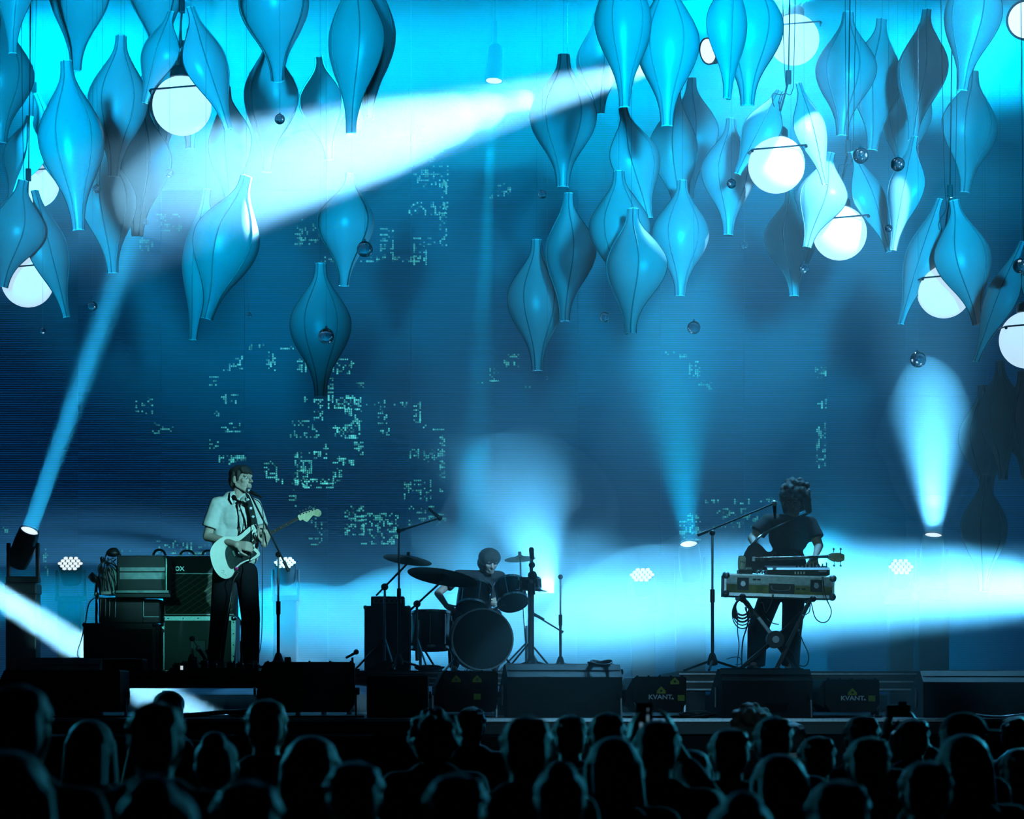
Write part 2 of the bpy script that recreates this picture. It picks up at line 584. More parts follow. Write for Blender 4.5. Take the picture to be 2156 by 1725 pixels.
def lit_pixels():
    """clusters of lit diodes, in glyph-like blocks, where the photograph shows them"""
    rnd = random.Random(5)
    # (x0, y0, x1, y1, density, brightness) in photograph pixels on the screen plane
    cl = [(600, 255, 660, 300, .25, .6), (800, 262, 920, 300, .3, .6), (800, 300, 940, 345, .18, .35),
          (865, 340, 945, 395, .35, .6), (860, 425, 945, 455, .4, .7), (925, 380, 945, 520, .5, .6), (620, 470, 690, 520, .35, .5),
          (800, 480, 830, 550, .5, .6), (670, 540, 890, 556, .4, .6), (870, 500, 900, 560, .5, .6), (900, 500, 945, 520, .4, .5),
          (325, 450, 385, 490, .4, .5), (285, 500, 325, 530, .3, .4), (1030, 385, 1080, 420, .4, .5),
          (515, 725, 560, 738, .5, .6), (590, 728, 620, 742, .6, .8), (495, 745, 515, 782, .6, .8), (465, 765, 500, 785, .6, .8),
          (560, 740, 585, 785, .6, .9), (440, 792, 465, 820, .55, .6), (625, 755, 650, 785, .6, .9), (700, 755, 750, 790, .5, .8),
          (690, 795, 705, 830, .5, .7), (750, 805, 770, 820, .6, .7), (465, 830, 505, 855, .6, .8), (285, 835, 325, 875, .4, .5),
          (450, 865, 465, 885, .5, .6), (320, 885, 370, 915, .45, .5), (465, 890, 510, 915, .6, .8), (440, 925, 462, 950, .5, .6),
          (690, 832, 765, 865, .75, 1.1), (660, 840, 685, 890, .6, .9), (725, 860, 765, 900, .7, 1.0), (640, 835, 655, 860, .4, .6),
          (770, 842, 860, 862, .4, .7), (795, 860, 820, 895, .6, .8), (800, 897, 822, 918, .6, .8), (870, 845, 890, 895, .6, .9),
          (700, 895, 760, 925, .75, 1.1), (610, 885, 675, 925, .4, .6), (890, 890, 940, 910, .4, .6), (925, 915, 938, 1040, .5, .6),
          (680, 930, 695, 955, .6, .8), (745, 930, 770, 960, .6, .8), (620, 952, 660, 1000, .6, .9), (660, 950, 695, 970, .8, 1.2),
          (700, 960, 750, 985, .6, 1.0), (460, 958, 520, 980, .65, .9), (555, 970, 585, 1008, .65, .9), (620, 985, 650, 1030, .7, 1.0),
          (580, 1008, 640, 1022, .75, 1.1), (640, 1008, 705, 1032, .85, 1.4), (700, 985, 725, 1020, .6, .9), (862, 945, 935, 975, .4, .6),
          (850, 1010, 910, 1060, .45, .6), (608, 1030, 625, 1070, .5, .6), (650, 1065, 680, 1150, .3, .5), (725, 1065, 770, 1130, .5, .7),
          (760, 1080, 840, 1150, .5, .8), (860, 1065, 940, 1110, .35, .5), (325, 1138, 455, 1170, .35, .6), (90, 1155, 105, 1215, .5, .5),
          (5, 1110, 20, 1125, .6, .6), (230, 1150, 300, 1165, .2, .3),
          (1005, 800, 1020, 820, .5, .6), (1030, 775, 1055, 805, .6, .8), (1060, 745, 1095, 775, .5, .6), (1105, 805, 1120, 820, .3, .4),
          (1430, 745, 1450, 765, .6, .6), (1450, 760, 1478, 800, .6, .7), (1400, 740, 1425, 755, .4, .5), (1470, 800, 1500, 825, .4, .4),
          (1715, 772, 1741, 800, .75, .7), (1720, 840, 1741, 865, .7, .7), (1718, 890, 1741, 990, .45, .6), (1480, 1052, 1520, 1064, .5, .6),
          (1545, 1050, 1580, 1064, .5, .6), (1600, 1050, 1640, 1062, .5, .6), (1430, 1080, 1480, 1140, .5, .7), (1500, 1070, 1600, 1115, .35, .5),
          (630, 440, 640, 520, .4, .5), (690, 150, 760, 160, .1, .3)]
    s = S(YB)
    cell = 4.2
    mb = MB()
    cols = []
    for (ax, ay, bx, by, dn, br) in cl:
        nx, ny = max(2, int((bx - ax) / cell)), max(2, int((by - ay) / cell))
        # strokes first, so that the block reads as characters and not as static
        g = [[0.0] * nx for _ in range(ny)]
        x = 0
        while x < nx:
            cw = rnd.randint(3, 5)
            for _ in range(max(1, int(ny / 2.2))):
                if rnd.random() < 0.5:
                    yy = rnd.randrange(ny)
                    for xx in range(x, min(nx, x + cw - 1)):
                        g[yy][xx] = rnd.uniform(.5, 1)
                else:
                    xx = min(nx - 1, x + rnd.randrange(cw))
                    a = rnd.randrange(ny)
                    for yy in range(a, min(ny, a + rnd.randint(2, 4))):
                        g[yy][xx] = rnd.uniform(.5, 1)
            x += cw
        for j in range(ny):
            for i in range(nx):
                v = g[j][i]
                if v == 0 and rnd.random() < dn * 0.35:
                    v = rnd.uniform(.15, .6)
                if v and rnd.random() < 0.35 + dn:
                    px, py = ax + (i + .5) * cell, ay + (j + .5) * cell
                    c = P(px, py, YB)
                    h = cell * s * rnd.uniform(.30, .46)
                    y = YB - 0.006
                    mb.add([(c.x - h, y, c.z - h), (c.x + h, y, c.z - h), (c.x + h, y, c.z + h), (c.x - h, y, c.z + h)], [(0, 1, 2, 3)])
                    cols.append(v * br)
    me = mb.mesh('lit_pixels', SCR.location)
    at = me.attributes.new('glow', 'FLOAT', 'FACE')
    at.data.foreach_set('value', cols)
    m = bpy.data.materials.new('lit_diodes')
    m.use_nodes = True
    nt = m.node_tree
    b = nt.nodes['Principled BSDF']
    b.inputs['Base Color'].default_value = (0.02, 0.03, 0.03, 1)
    b.inputs['Emission Color'].default_value = (0.10, 0.75, 0.72, 1)
    a = nt.nodes.new('ShaderNodeAttribute')
    a.attribute_name = 'glow'
    ml = nt.nodes.new('ShaderNodeMath')
    ml.operation = 'MULTIPLY'
    ml.inputs[1].default_value = 1.05
    nt.links.new(a.outputs['Fac'], ml.inputs[0])
    nt.links.new(ml.outputs[0], b.inputs['Emission Strength'])
    me.materials.append(m)
    o = bpy.data.objects.new('lit_pixels', me)
    COL.objects.link(o)
    o.parent = SCR
    tag(o, 'teal lit diodes in broken character blocks', None, None, 'stuff')


lit_pixels()


# ------------------------------------------------------------------ haze
def haze_material(name, dens, g=0.25):
    m = bpy.data.materials.new(name)
    m.use_nodes = True
    nt = m.node_tree
    nt.nodes.remove(nt.nodes['Principled BSDF'])
    v = nt.nodes.new('ShaderNodeVolumeScatter')
    v.inputs['Color'].default_value = (1, 1, 1, 1)
    v.inputs['Density'].default_value = dens
    v.inputs['Anisotropy'].default_value = g
    nt.links.new(v.outputs[0], nt.nodes['Material Output'].inputs['Volume'])
    return m


hz = MB().box((0, (19.2 + 29.98) / 2, (STG + 0.004 + 10.24) / 2), (18, 29.98 - 19.2, 10.236 - STG)).build('haze', haze_material('haze', HAZE))
tag(hz, 'thin theatrical haze filling the whole stage and catching the beams', 'haze', None, 'structure')

# ================================================================== HANGING PETALS
PL = 1.25            # real length of a petal, metres
PROF = [(0, .17), (.05, .175), (.10, .21), (.16, .34), (.23, .56), (.31, .80), (.38, .95), (.44, 1.0), (.51, .97), (.58, .87),
        (.66, .69), (.74, .48), (.81, .33), (.88, .235), (.94, .19), (1.0, .175)]


def prof(t):
    for i in range(len(PROF) - 1):
        a, b = PROF[i], PROF[i + 1]
        if t <= b[0]:
            u = (t - a[0]) / (b[0] - a[0])
            return a[1] + (b[1] - a[1]) * u
    return PROF[-1][1]


def petal_meshes(ratio, arc, key):
    """one half-open petal hanging from the origin; convex side towards -Y. Returns meshes of shell, seams, rims, end bands"""
    W = PL * ratio / 2
    A = math.radians(arc)
    n, mseg = 30, 20
    sA = math.sin(min(A, PI / 2))

    def pt(t, a, off=0.0):
        w = W * prof(t)
        # smooth the sampled outline a little
        w = (W * prof(max(0, t - .015)) + w + W * prof(min(1, t + .015))) / 3
        r = w / sA + off
        lean = 0.05 * math.sin(t * PI)
        return Vector((r * math.sin(a), -r * 0.85 * math.cos(a) + 0.35 * w - lean * 0.3, -PL * t))
    outer = [[pt(i / n, -A + 2 * A * k / mseg) for k in range(mseg + 1)] for i in range(n + 1)]
    inner = [[pt(i / n, -A + 2 * A * k / mseg, -0.006) for k in range(mseg + 1)] for i in range(n + 1)]
    sh = MB()
    m1 = mseg + 1
    vs = [p for r in outer for p in r] + [p for r in inner for p in r]
    o2 = (n + 1) * m1
    fs = []
    for i in range(n):
        for k in range(mseg):
            a = i * m1 + k
            fs.append((a, a + m1, a + m1 + 1, a + 1))
            fs.append((o2 + a, o2 + a + 1, o2 + a + m1 + 1, o2 + a + m1))
        for k in (0, mseg):
            a = i * m1 + k
            q = (a, o2 + a, o2 + a + m1, a + m1)
            fs.append(q if k == 0 else q[::-1])
    for k in range(mseg):
        fs.append((k, k + 1, o2 + k + 1, o2 + k))
        a = n * m1 + k
        fs.append((a, o2 + a, o2 + a + 1, a + 1))
    sh.add(vs, fs)
    me = sh.mesh('petal_shell_' + key)
    me.materials.append(M['petal'])
    me.polygons.foreach_set('use_smooth', [True] * len(me.polygons))
    try:
        me.set_sharp_from_angle(angle=math.radians(45))
    except Exception:
        pass
    parts = [('petal_shell', me)]
    for a in (-A * 0.36, A * 0.36):
        sm_ = MB().tube([pt(i / n, a, 0.002) for i in range(n + 1)], 0.0065, 5).mesh('seam')
        sm_.materials.append(M['seam'])
        parts.append(('seam', sm_))
    for a in (-A, A):
        rm = MB().tube([pt(i / n, a, -0.003) for i in range(n + 1)], 0.0075, 5).mesh('rim')
        rm.materials.append(M['rim'])
        parts.append(('rim', rm))
    for t in (0.0, 1.0):
        bd = MB()
        bd.tube([pt(t, -A + 2 * A * k / mseg, -0.003) for k in range(mseg + 1)], 0.006, 5)
        b_ = bd.mesh('end_band')
        b_.materials.append(M['white'])
        parts.append(('end_band', b_))
    for _, me_ in parts[1:]:
        me_.polygons.foreach_set('use_smooth', [True] * len(me_.polygons))
    return parts


PETAL = {'c': petal_meshes(0.46, 88, 'broad'), 'h': petal_meshes(0.43, 70, 'flat'), 'o': petal_meshes(0.44, 112, 'deep')}
TRUSS_Z = 10.25


PLACED = []          # (x0, x1, Y) of everything that hangs, so that no two touch


def free_depth(x0, x1, Y, gap=.62):
    for d in (0, .3, .6, .9, -.3, -.6, 1.2, 1.5, -.9, -1.2, 1.8, -1.5, -1.8, 2.2, -2.2, 2.6, -2.6, 3, -3, 3.5, -3.5, 4, -4):
        y = Y + d
        if 19.9 < y < 26.6 and all(b < x0 or a > x1 or abs(yy - y) > gap for a, b, yy in PLACED):
            PLACED.append((x0, x1, y))
            return y
    PLACED.append((x0, x1, Y))
    return Y


def petal(xt, yt, xb, yb, W, yaw, label, kind='c', lean=0.0, parent=None, Y=None, cord=True):
    """a petal whose top and bottom ends are seen at two pixels; distance from its apparent length"""
    L = math.hypot(xb - xt, yb - yt)
    if Y is None:
        Y = max(20.4, min(25.9, PL * FPX / L))
    if yt > 700:
        Y = 28.7 - .62 * len([1 for p in PLACED if p[2] > 27])
        PLACED.append((xt, xb, Y))
    elif parent is None:
        Y = free_depth(min(xt, xb) - W * .5, max(xt, xb) + W * .5, Y)
    top = P(xt, yt, Y)
    # real length kept; width follows the photographed proportion
    sc = L * S(Y) / PL
    ang = math.atan2(xb - xt, yb - yt)
    base_ratio = {'c': .46, 'h': .43, 'o': .44}[kind]
    wx = min(1.25, max(.8, (W / L) / base_ratio))
    rot = Matrix.Rotation(-ang, 4, 'Y') @ Matrix.Rotation(lean, 4, 'X') @ Matrix.Rotation(yaw, 4, 'Z')
    if parent is None:
        o = thing('petal_lantern', label, 'hanging lantern', top, 'pale petal shells hanging over the stage')
        o.rotation_euler = rot.to_euler()
        o.scale = (sc * wx, sc * wx, sc)
        for nm, me in PETAL[kind]:
            link(nm, me, None, o)
        if cord:
            R3 = rot.to_3x3()
            e = R3.inverted() @ Vector((0, 0, TRUSS_Z - top.z))
            e = Vector((e.x / (sc * wx), e.y / (sc * wx), e.z / sc))
            cm = MB().cyl((0, 0, -0.02), e, 0.0014, seg=5)
            cm.build('cord', 'rubber', o, world=False)
        return o
    # petal as a part of a globe lantern: shell with its seams below it
    sh = None
    for nm, me in PETAL[kind]:
        if sh is None:
            sh = link('petal', me, None, parent)
            sh.location = top - parent.location
            sh.rotation_euler = rot.to_euler()
            sh.scale = (sc * wx, sc * wx, sc)
        else:
            link(nm, me, None, sh)
    return sh


D = math.radians
for gx_, Y_ in ((383, 21.77), (75, 27.55), (58, 24.55), (1635, 22.5), (1768, 23.68), (1988, 23.68), (2164, 22.5), (1672, 25.5)):
    PLACED.append((gx_ - 85, gx_ + 85, Y_))
for a in [
    (255, 75, 240, 372, 127, D(8), 'dark glossy petal lantern with a bright top, hanging alone near the upper left', 'c'),
    (25, -190, 25, 112, 95, D(-20), 'petal lantern cut by the top left corner of the picture', 'c'),
    (8, 34, 2, 300, 132, D(10), 'bright petal lantern at the left edge, below the corner one', 'c'),
    (165, -150, 158, 148, 132, D(205), 'petal lantern at the top left whose lower end points at the tall pale petal', 'o'),
    (140, 128, 166, 484, 140, D(15), 'tall pale petal lantern behind the tangled cables at upper left', 'c'),
    (262, 186, 277, 446, 122, D(-25), 'green tinted petal lantern just behind the dark glossy one', 'c'),
    (355, 75, 338, 333, 112, D(20), 'petal lantern whose tip shows below left of the upper left globe', 'h'),
    (402, 60, 400, 313, 110, D(-20), 'petal lantern whose tip shows below right of the upper left globe', 'h'),
    (338, -165, 336, 135, 125, D(160), 'petal lantern behind the two dark petals of the upper left globe', 'o'),
    (302, 215, 289, 497, 138, D(-10), 'hazy pale petal lantern under the green tinted petal', 'h'),
    (215, 290, 238, 575, 132, D(30), 'dim dark blue petal lantern lowest behind the green tinted petal', 'h'),
    (578, -115, 586, 172, 150, D(172), 'open petal lantern with white inside at top left of centre', 'o'),
    (566, 75, 560, 362, 118, D(-150), 'petal lantern with a half open white inside below a dark neck', 'o'),
    (748, -80, 738, 280, 134, D(-30), 'blue petal lantern in the top middle with its open edge to the right', 'c'),
    (785, -80, 777, 250, 132, D(35), 'petal lantern directly right behind the top middle one', 'c'),
    (672, 120, 694, 336, 100, D(170), 'small open petal lantern with a blazing white inside left of top middle', 'o'),
    (476, 185, 488, 452, 134, D(-55), 'petal lantern washed out by the end of the white beam', 'c'),
    (434, 400, 404, 716, 130, D(-70), 'lowest left petal lantern with its lit open side to the left', 'o'),
    (520, 372, 436, 672, 146, D(25), 'broad dark petal lantern with a black curved left edge', 'c'),
    (740, 365, 725, 602, 124, D(165), 'petal lantern with white inside beside the large glass ball', 'o'),
    (675, 555, 675, 835, 130, D(5), 'dim translucent petal lantern low in front of the screen, a glass ball on it', 'c'),
    (1187, 115, 1185, 393, 142, D(0), 'leftmost tall petal lantern of the right cluster, crossed by the beam edge', 'c'),
    (1258, 28, 1262, 240, 120, D(-35), 'washed out petal lantern at the top left of the right cluster', 'c'),
    (1315, -110, 1316, 225, 122, D(10), 'narrow bright petal lantern in front of the blown out lamp glow', 'c'),
    (1405, -60, 1404, 265, 136, D(-5), 'glossy round bellied petal lantern right of the lamp glow', 'c'),
    (1455, 165, 1448, 420, 122, D(-35), 'petal lantern with a lit right edge under the glossy round one', 'c'),
    (1425, 190, 1432, 458, 112, D(40), 'petal lantern half hidden left behind the one with a lit right edge', 'o'),
    (1312, 228, 1366, 459, 120, D(25), 'dim petal lantern in the shade below the white beam', 'h'),
    (1303, 360, 1309, 619, 130, D(0), 'front petal lantern of the lower trio with two clear seams', 'c'),
    (1330, 440, 1325, 702, 142, D(-45), 'petal lantern peeping out below the one with two clear seams', 'o'),
    (1437, 380, 1433, 623, 122, D(5), 'petal lantern with a white lower belly right of the lower trio', 'c'),
    (1195, 407, 1187, 676, 116, D(-40), 'petal lantern with white folds below the leftmost tall one', 'o'),
    (1130, 505, 1132, 780, 124, D(8), 'lowest smooth blue petal lantern in the middle of the picture', 'c'),
    (1540, 250, 1534, 494, 118, D(10), 'petal lantern with a white lower half left of the bright right globe', 'c'),
    (1578, -90, 1574, 222, 152, D(0), 'very bright petal lantern under the flare at the top right', 'c'),
    (1545, -75, 1533, 208, 110, D(60), 'petal lantern edge seen left behind the flare lit one', 'o'),
    (1665, 400, 1673, 623, 118, D(15), 'petal lantern with lilac lit left edge below the bright right globe', 'c'),
    (1785, 25, 1772, 285, 130, D(-15), 'petal lantern with white upper patch right of the flare', 'c'),
    (1858, 40, 1838, 316, 138, D(30), 'smooth blue petal lantern behind the one with white upper patch', 'c'),
    (1950, 20, 1920, 295, 120, D(-40), 'lit petal lantern crossed by thin cables at the right', 'c'),
    (1908, 120, 1901, 375, 112, D(-15), 'bright turquoise petal lantern with a glass ball at its tip', 'c'),
    (1925, 288, 1880, 527, 102, D(-60), 'bright cream sliver of a petal lantern under the turquoise one', 'c'),
    (2062, -110, 2025, 190, 126, D(-25), 'smooth petal lantern at the top right beside the round lamp', 'c'),
    (2050, 150, 2032, 405, 134, D(20), 'dim hazy petal lantern above the front right globe', 'h'),
    (2068, 812, 2080, 1050, 112, D(-20), 'faint upper petal lantern hanging low at the right side', 'h'),
    (2074, 1000, 2070, 1245, 114, D(20), 'faint lowest petal lantern hanging at the right side', 'h'),
    (2152, 782, 2160, 1010, 104, D(0), 'faint petal lantern cut by the right edge under the edge globe', 'h'),
    (2105, 760, 2112, 1010, 100, D(-10), 'barely visible petal lantern between the three faint ones at right', 'h'),
]:
    petal(*a)


def globe_lantern(gx, gy, gr, label, petals, top, cables=True, Y=None):
    """opal globe hung below a cap, with tilted petals around it"""
    Y = Y or 0.25 / gr * FPX
    c = P(gx, gy, Y)
    t = thing('globe_lantern', label, 'globe lantern', c, 'glowing globes wrapped in petals')
    MB().ball(c, 0.25, seg=32, rings=20).build('globe', 'globe', t, True)
    cp = MB().lathe([(0.085, 0.235), (0.10, 0.24), (0.10, 0.30), (0.075, 0.33), (0.02, 0.345), (0.015, 0.42)], c)
    cp.build('cap', 'blackmetal', t, True)
    tp = P(top[0], top[1], Y)
    # a spreader rod across the globe that holds the petals
    MB().cyl(c + Vector((-0.235, -0.23, 0.085)), c + Vector((0.235, -0.23, 0.125)), 0.008, seg=8).build('spreader_rod', 'blackmetal', t, True)
    for sx, zz in ((-1, 0.085), (1, 0.125)):
        MB().cyl(c + Vector((sx * 0.235, -0.23, zz)), c + Vector((sx * 0.26, 0.0, zz + 0.01)), 0.007, seg=6).build('rod_arm', 'blackmetal', t, True)
        MB().ball(c + Vector((sx * 0.235, -0.23, zz - 0.012)), 0.014, seg=8, rings=6).build('shackle', 'blackmetal', t, True)
    MB().tube(spline([c + Vector((0, 0, 0.41)), c + Vector((0.02, -0.02, 0.55)), (c + tp) / 2 + Vector((-0.02, 0, .1)), tp], 5), 0.009, 6).build('cable', 'rubber', t, True)
    MB().tube([tp, Vector((tp.x + 0.05, tp.y, TRUSS_Z))], 0.006, 5).build('hanger_wire', 'rubber', t)
    MB().box(tp + Vector((0, 0, 0.03)), (0.05, 0.05, 0.12), bev=0.01).build('hook', 'blackmetal', t)
    if cables:
        rnd = random.Random(int(gx))
        for k in range(2):
            dx = rnd.uniform(-.08, .08)
            MB().tube(spline([c + Vector((0.02 * k, -0.05, .36)), c + Vector((dx, -.06, .6)), tp + Vector((dx * .6, -.04, -.1)), tp + Vector((dx, -.03, .35)), Vector((tp.x + dx * 2, tp.y, TRUSS_Z))], 6), 0.0035, 5).build('cable', 'rubber', t, True)
    for pz in petals:
        petal(*pz[:6], None, kind=pz[6], lean=pz[7], parent=t, Y=Y + pz[8])
    return t


globe_lantern(383, 223, 62, 'glowing white globe between two dark drooping petals at the upper left',
              [(360, 25, 304, 218, 112, D(-50), 'c', 0, .05), (402, 15, 482, 272, 116, D(50), 'c', 0, -.20)], (383, 20))
globe_lantern(75, 388, 49, 'half hidden globe among tangled cables near the left edge',
              [(62, 245, 22, 418, 108, D(-20), 'c', 0, -.45), (78, 198, 176, 462, 112, D(62), 'c', 0, -.1)], (72, 190))
globe_lantern(58, 592, 55, 'lowest left globe with open petals by the left edge',
              [(48, 380, 4, 604, 132, D(-10), 'c', 0, -.45), (74, 402, 141, 668, 112, D(60), 'c', 0, -.15)], (60, 375))
globe_lantern(1635, 347, 60, 'bright globe with petals on both sides right of centre',
              [(1640, 190, 1552, 366, 104, D(-50), 'c', 0, .02), (1682, 175, 1738, 388, 96, D(52), 'c', 0, -.1)], (1660, 170))
globe_lantern(1768, 491, 57, 'globe partly covered by a broad petal on its upper left',
              [(1748, 322, 1698, 520, 118, D(-35), 'c', 0, -.4), (1796, 320, 1872, 530, 104, D(55), 'c', 0, -.05)], (1785, 315))
globe_lantern(1988, 613, 57, 'front right globe behind a glossy petal with clear dark seams',
              [(1978, 420, 1896, 682, 104, D(-62), 'c', 0, .05), (2010, 422, 2060, 683, 128, D(14), 'c', 0, -.45)], (2000, 410))
globe_lantern(2164, 716, 60, 'globe cut by the right edge of the picture',
              [(2152, 510, 2053, 762, 96, D(-68), 'c', 0, -.1), (2170, 490, 2230, 740, 110, D(40), 'c', 0, .1)], (2160, 500))
globe_lantern(1672, 84, 40, 'globe glimpsed in the flare at the top right',
              [(1690, -110, 1640, 70, 110, D(150), 'c', 0, .25)], (1675, -60), False, 25.5)

# glass balls
for (x, y, r, lb) in [
    (204, 398, 9, 'small dark glass ball left below the glossy dark petal'), (357, 365, 9, 'small glass ball below the upper left globe'),
    (307, 468, 6, 'tiny glass ball by the hazy pale petal tip'), (90, 697, 6, 'tiny glass ball lowest near the left edge'),
    (195, 645, 10, 'glass ball in the left floor beam'), (589, 251, 11, 'glass ball on the half open white petal'),
    (768, 525, 17, 'large glass ball right of the petal with white inside'), (687, 708, 17, 'large glass ball in front of the dim low petal'),
    (524, 664, 6, 'tiny dark glass ball above the singer'), (1152, 796, 5, 'tiny glass ball under the lowest middle petal'),
    (1142, 410, 9, 'glass ball left of the right cluster'), (1273, 668, 11, 'dark glass ball left of the lowest petal of the trio'),
    (1461, 690, 14, 'clear glass ball hanging alone right of the trio'), (1540, 387, 10, 'glass ball on the petal with white lower half'),
    (1567, 517, 8, 'faint glass ball under the petal with white lower half'), (1812, 328, 17, 'large glass ball by the tip of the smooth blue petal'),
    (1890, 346, 15, 'glass ball on the bright turquoise petal'), (1693, 565, 11, 'glass ball beside the lilac lit petal'),
    (1871, 481, 8, 'small glass ball on the cream petal sliver'), (1933, 757, 17, 'large glass ball lowest at the right above the smoke plume'),
    (2148, 560, 16, 'dark glass ball at the right edge above the cut globe'), (1367, 362, 5, 'tiny glass ball in the shade below the beam')]:
    Y = 21.2 if r > 8 else 24.0
    if (x, y) in ((589, 251), (687, 708), (1540, 387), (1890, 346), (1871, 481)):
        Y = 19.8
    if (x, y) == (195, 645):
        Y = 22.6
    c = P(x, y, Y)
    t = thing('glass_ball', lb, 'glass ball', c, 'clear glass balls hanging between the petals')
    R = r * S(Y)
    MB().ball(c, R, seg=20, rings=14).build('ball', 'glass', t, True)
    MB().cyl(c + Vector((0, 0, R * .98)), c + Vector((0, 0, R * 1.25)), R * .15, seg=8).build('ferrule', 'steel', t)
    MB().cyl(c + Vector((0, 0, R * 1.2)), Vector((c.x, c.y, TRUSS_Z)), 0.0012, seg=4).build('thread', 'steel', t)

# ================================================================== RISERS
ZR = STG + 0.38       # deck height of the low risers
ZD = STG + 0.42       # drum riser deck


def riser(label, x0, x1, y0, y1, zt, thick=0.13):
    t = thing('riser', label, 'riser', ((x0 + x1) / 2, (y0 + y1) / 2, STG))
    cx, cyy = (x0 + x1) / 2, (y0 + y1) / 2
    MB().box((cx, cyy, zt - thick / 2), (x1 - x0, y1 - y0 - 0.02, thick)).build('deck', 'floor', t)
    for k in range(3):
        MB().box((cx, y0 + 0.002, zt - 0.022 - k * (thick - 0.03) / 2), (x1 - x0, 0.024, 0.014)).build('edge_rail', 'steel', t)
    for lx in (x0 + 0.05, x1 - 0.05):
        for ly in (y0 + 0.07, y1 - 0.07):
            MB().cyl((lx, ly, STG), (lx, ly, zt - thick), 0.024, seg=10).build('leg', 'alu', t)
    return t


def xat(px, Y):
    return (px - 1078.0) / FPX * Y


riser('black low riser carrying the singer and his amplifiers', xat(40, 21.2), xat(640, 21.2), 21.15, 24.2, ZR)
riser('low riser under the keyboard stand and bass player', xat(1430, 21.3), xat(1960, 21.3), 21.3, 24.2, ZR, 0.16)
riser('drum riser behind the front row', xat(720, 24.2), xat(1290, 24.2), 24.4, 28.2, ZD)

# ================================================================== FRONT ROW
M['warn'] = mat('warning_sticker', (0.30, 0.32, 0.03), 0.6, noise=0.2)
M['greenlabel'] = mat('green_label', (0.22, 0.30, 0.03), 0.6, noise=0.25, nscale=60)
M['logo'] = mat('white_print', (0.72, 0.75, 0.78), 0.5, noise=0.05)
M['wedge'] = mat('textured_black_paint', (0.012, 0.013, 0.016), 0.5, bump=0.5, bscale=350, noise=0.2)
M['mesh'] = mat('speaker_grille', (0.02, 0.02, 0.022), 0.5, 0.5, bump=0.8, bscale=500)


def laser(label, pc, wpx, ytop, yaw, logo=False, Y=20.35, tri=((0.5, .62),), green=((.84, .38),), tri2=None):
    w = wpx * S(Y)
    zt = CAMZ - (ytop - HOR) * S(Y)
    h = zt - STG - 0.045
    d = 0.5
    t = thing('laser_projector', label, 'laser projector', (xat(pc, Y), Y + d / 2, STG), 'laser projectors along the stage front', yaw)
    z0 = 0.045
    # housing with chamfered shoulders, extruded front to back
    c = min(0.07, h * .25)
    prof_ = [(-w / 2 + c * .7, z0), (w / 2 - c * .7, z0), (w / 2, z0 + c), (w / 2, z0 + h - 0.012), (w / 2 - 0.012, z0 + h), (-w / 2 + 0.012, z0 + h), (-w / 2, z0 + h - 0.012), (-w / 2, z0 + c)]
    MB().prism(prof_, 'y', -d / 2, d / 2).build('housing', 'wedge', t, world=False)
    # faceted shoulder on the left flank
    MB().prism([(-w / 2 - 0.055, z0 + c), (-w / 2 - 0.055, z0 + h * .62), (-w / 2 - 0.002, z0 + h * .97), (-w / 2 - 0.002, z0 + c * .6)], 'y', -d / 2 + 0.03, d / 2 - 0.03).build('side_cover', 'wedge', t, world=False)
    for i in range(5):
        x = -w / 2 + 0.03 + (w - 0.06) * i / 4
        MB().cyl((x, -d / 2 + 0.02, z0 + h), (x, -d / 2 + 0.02, z0 + h + 0.009), 0.009, seg=8).build('bolt', 'blackmetal', t, world=False)
    for s in (-1, 1):
        x = s * (w / 2 + 0.065 if s < 0 else w / 2 + 0.008)
        MB().prism([(-0.05, 0.0), (0.05, 0.0), (0.022, h * .55), (-0.022, h * .55)], 'x', x - 0.006, x + 0.006).build('yoke_arm', 'steel', t, world=False)
        MB().cyl((x - 0.012, 0, z0 + h * .42), (x + s * 0.03, 0, z0 + h * .42), 0.03, seg=12).build('yoke_knob', 'blackmetal', t, world=False)
    MB().box((0, 0, 0.008), (w + 0.15, 0.09, 0.014)).build('yoke_base', 'blackmetal', t, world=False)
    yf = -d / 2 - 0.0015
    for (u, v) in tri:
        x, z, s = (u - .5) * w, z0 + v * h, 0.036
        a = MB().prism([(x - s, z - s * .6), (x + s, z - s * .6), (x + s, z), (x, z + s), (x - s, z)], 'y', yf, yf + 0.002).build('warning_triangle', 'warn', t, world=False)
        MB().cyl((x, yf - .001, z), (x, yf, z), s * .28, seg=10).build('laser_symbol', 'black', a, world=False)
    for (u, v) in green:
        x, z = (u - .5) * w, z0 + v * h
        MB().box((x, yf, z), (0.055, 0.003, 0.046)).build('rating_label', 'greenlabel', t, world=False)
    if logo:
        o = link('logo_lettering', text_mesh('KVANT', 0.050, 0.0012), 'logo', t)
        o.location = (0.0, yf - 0.0015, z0 + h * .42)
        o.rotation_euler = (PI / 2, 0, 0)
        o.scale = (1.15, 1, 1)
        MB().prism([(0.088, z0 + h * .36), (0.112, z0 + h * .36), (0.10, z0 + h * .42)], 'y', yf - .002, yf).build('logo_mark', 'logo', t, world=False)
    return t


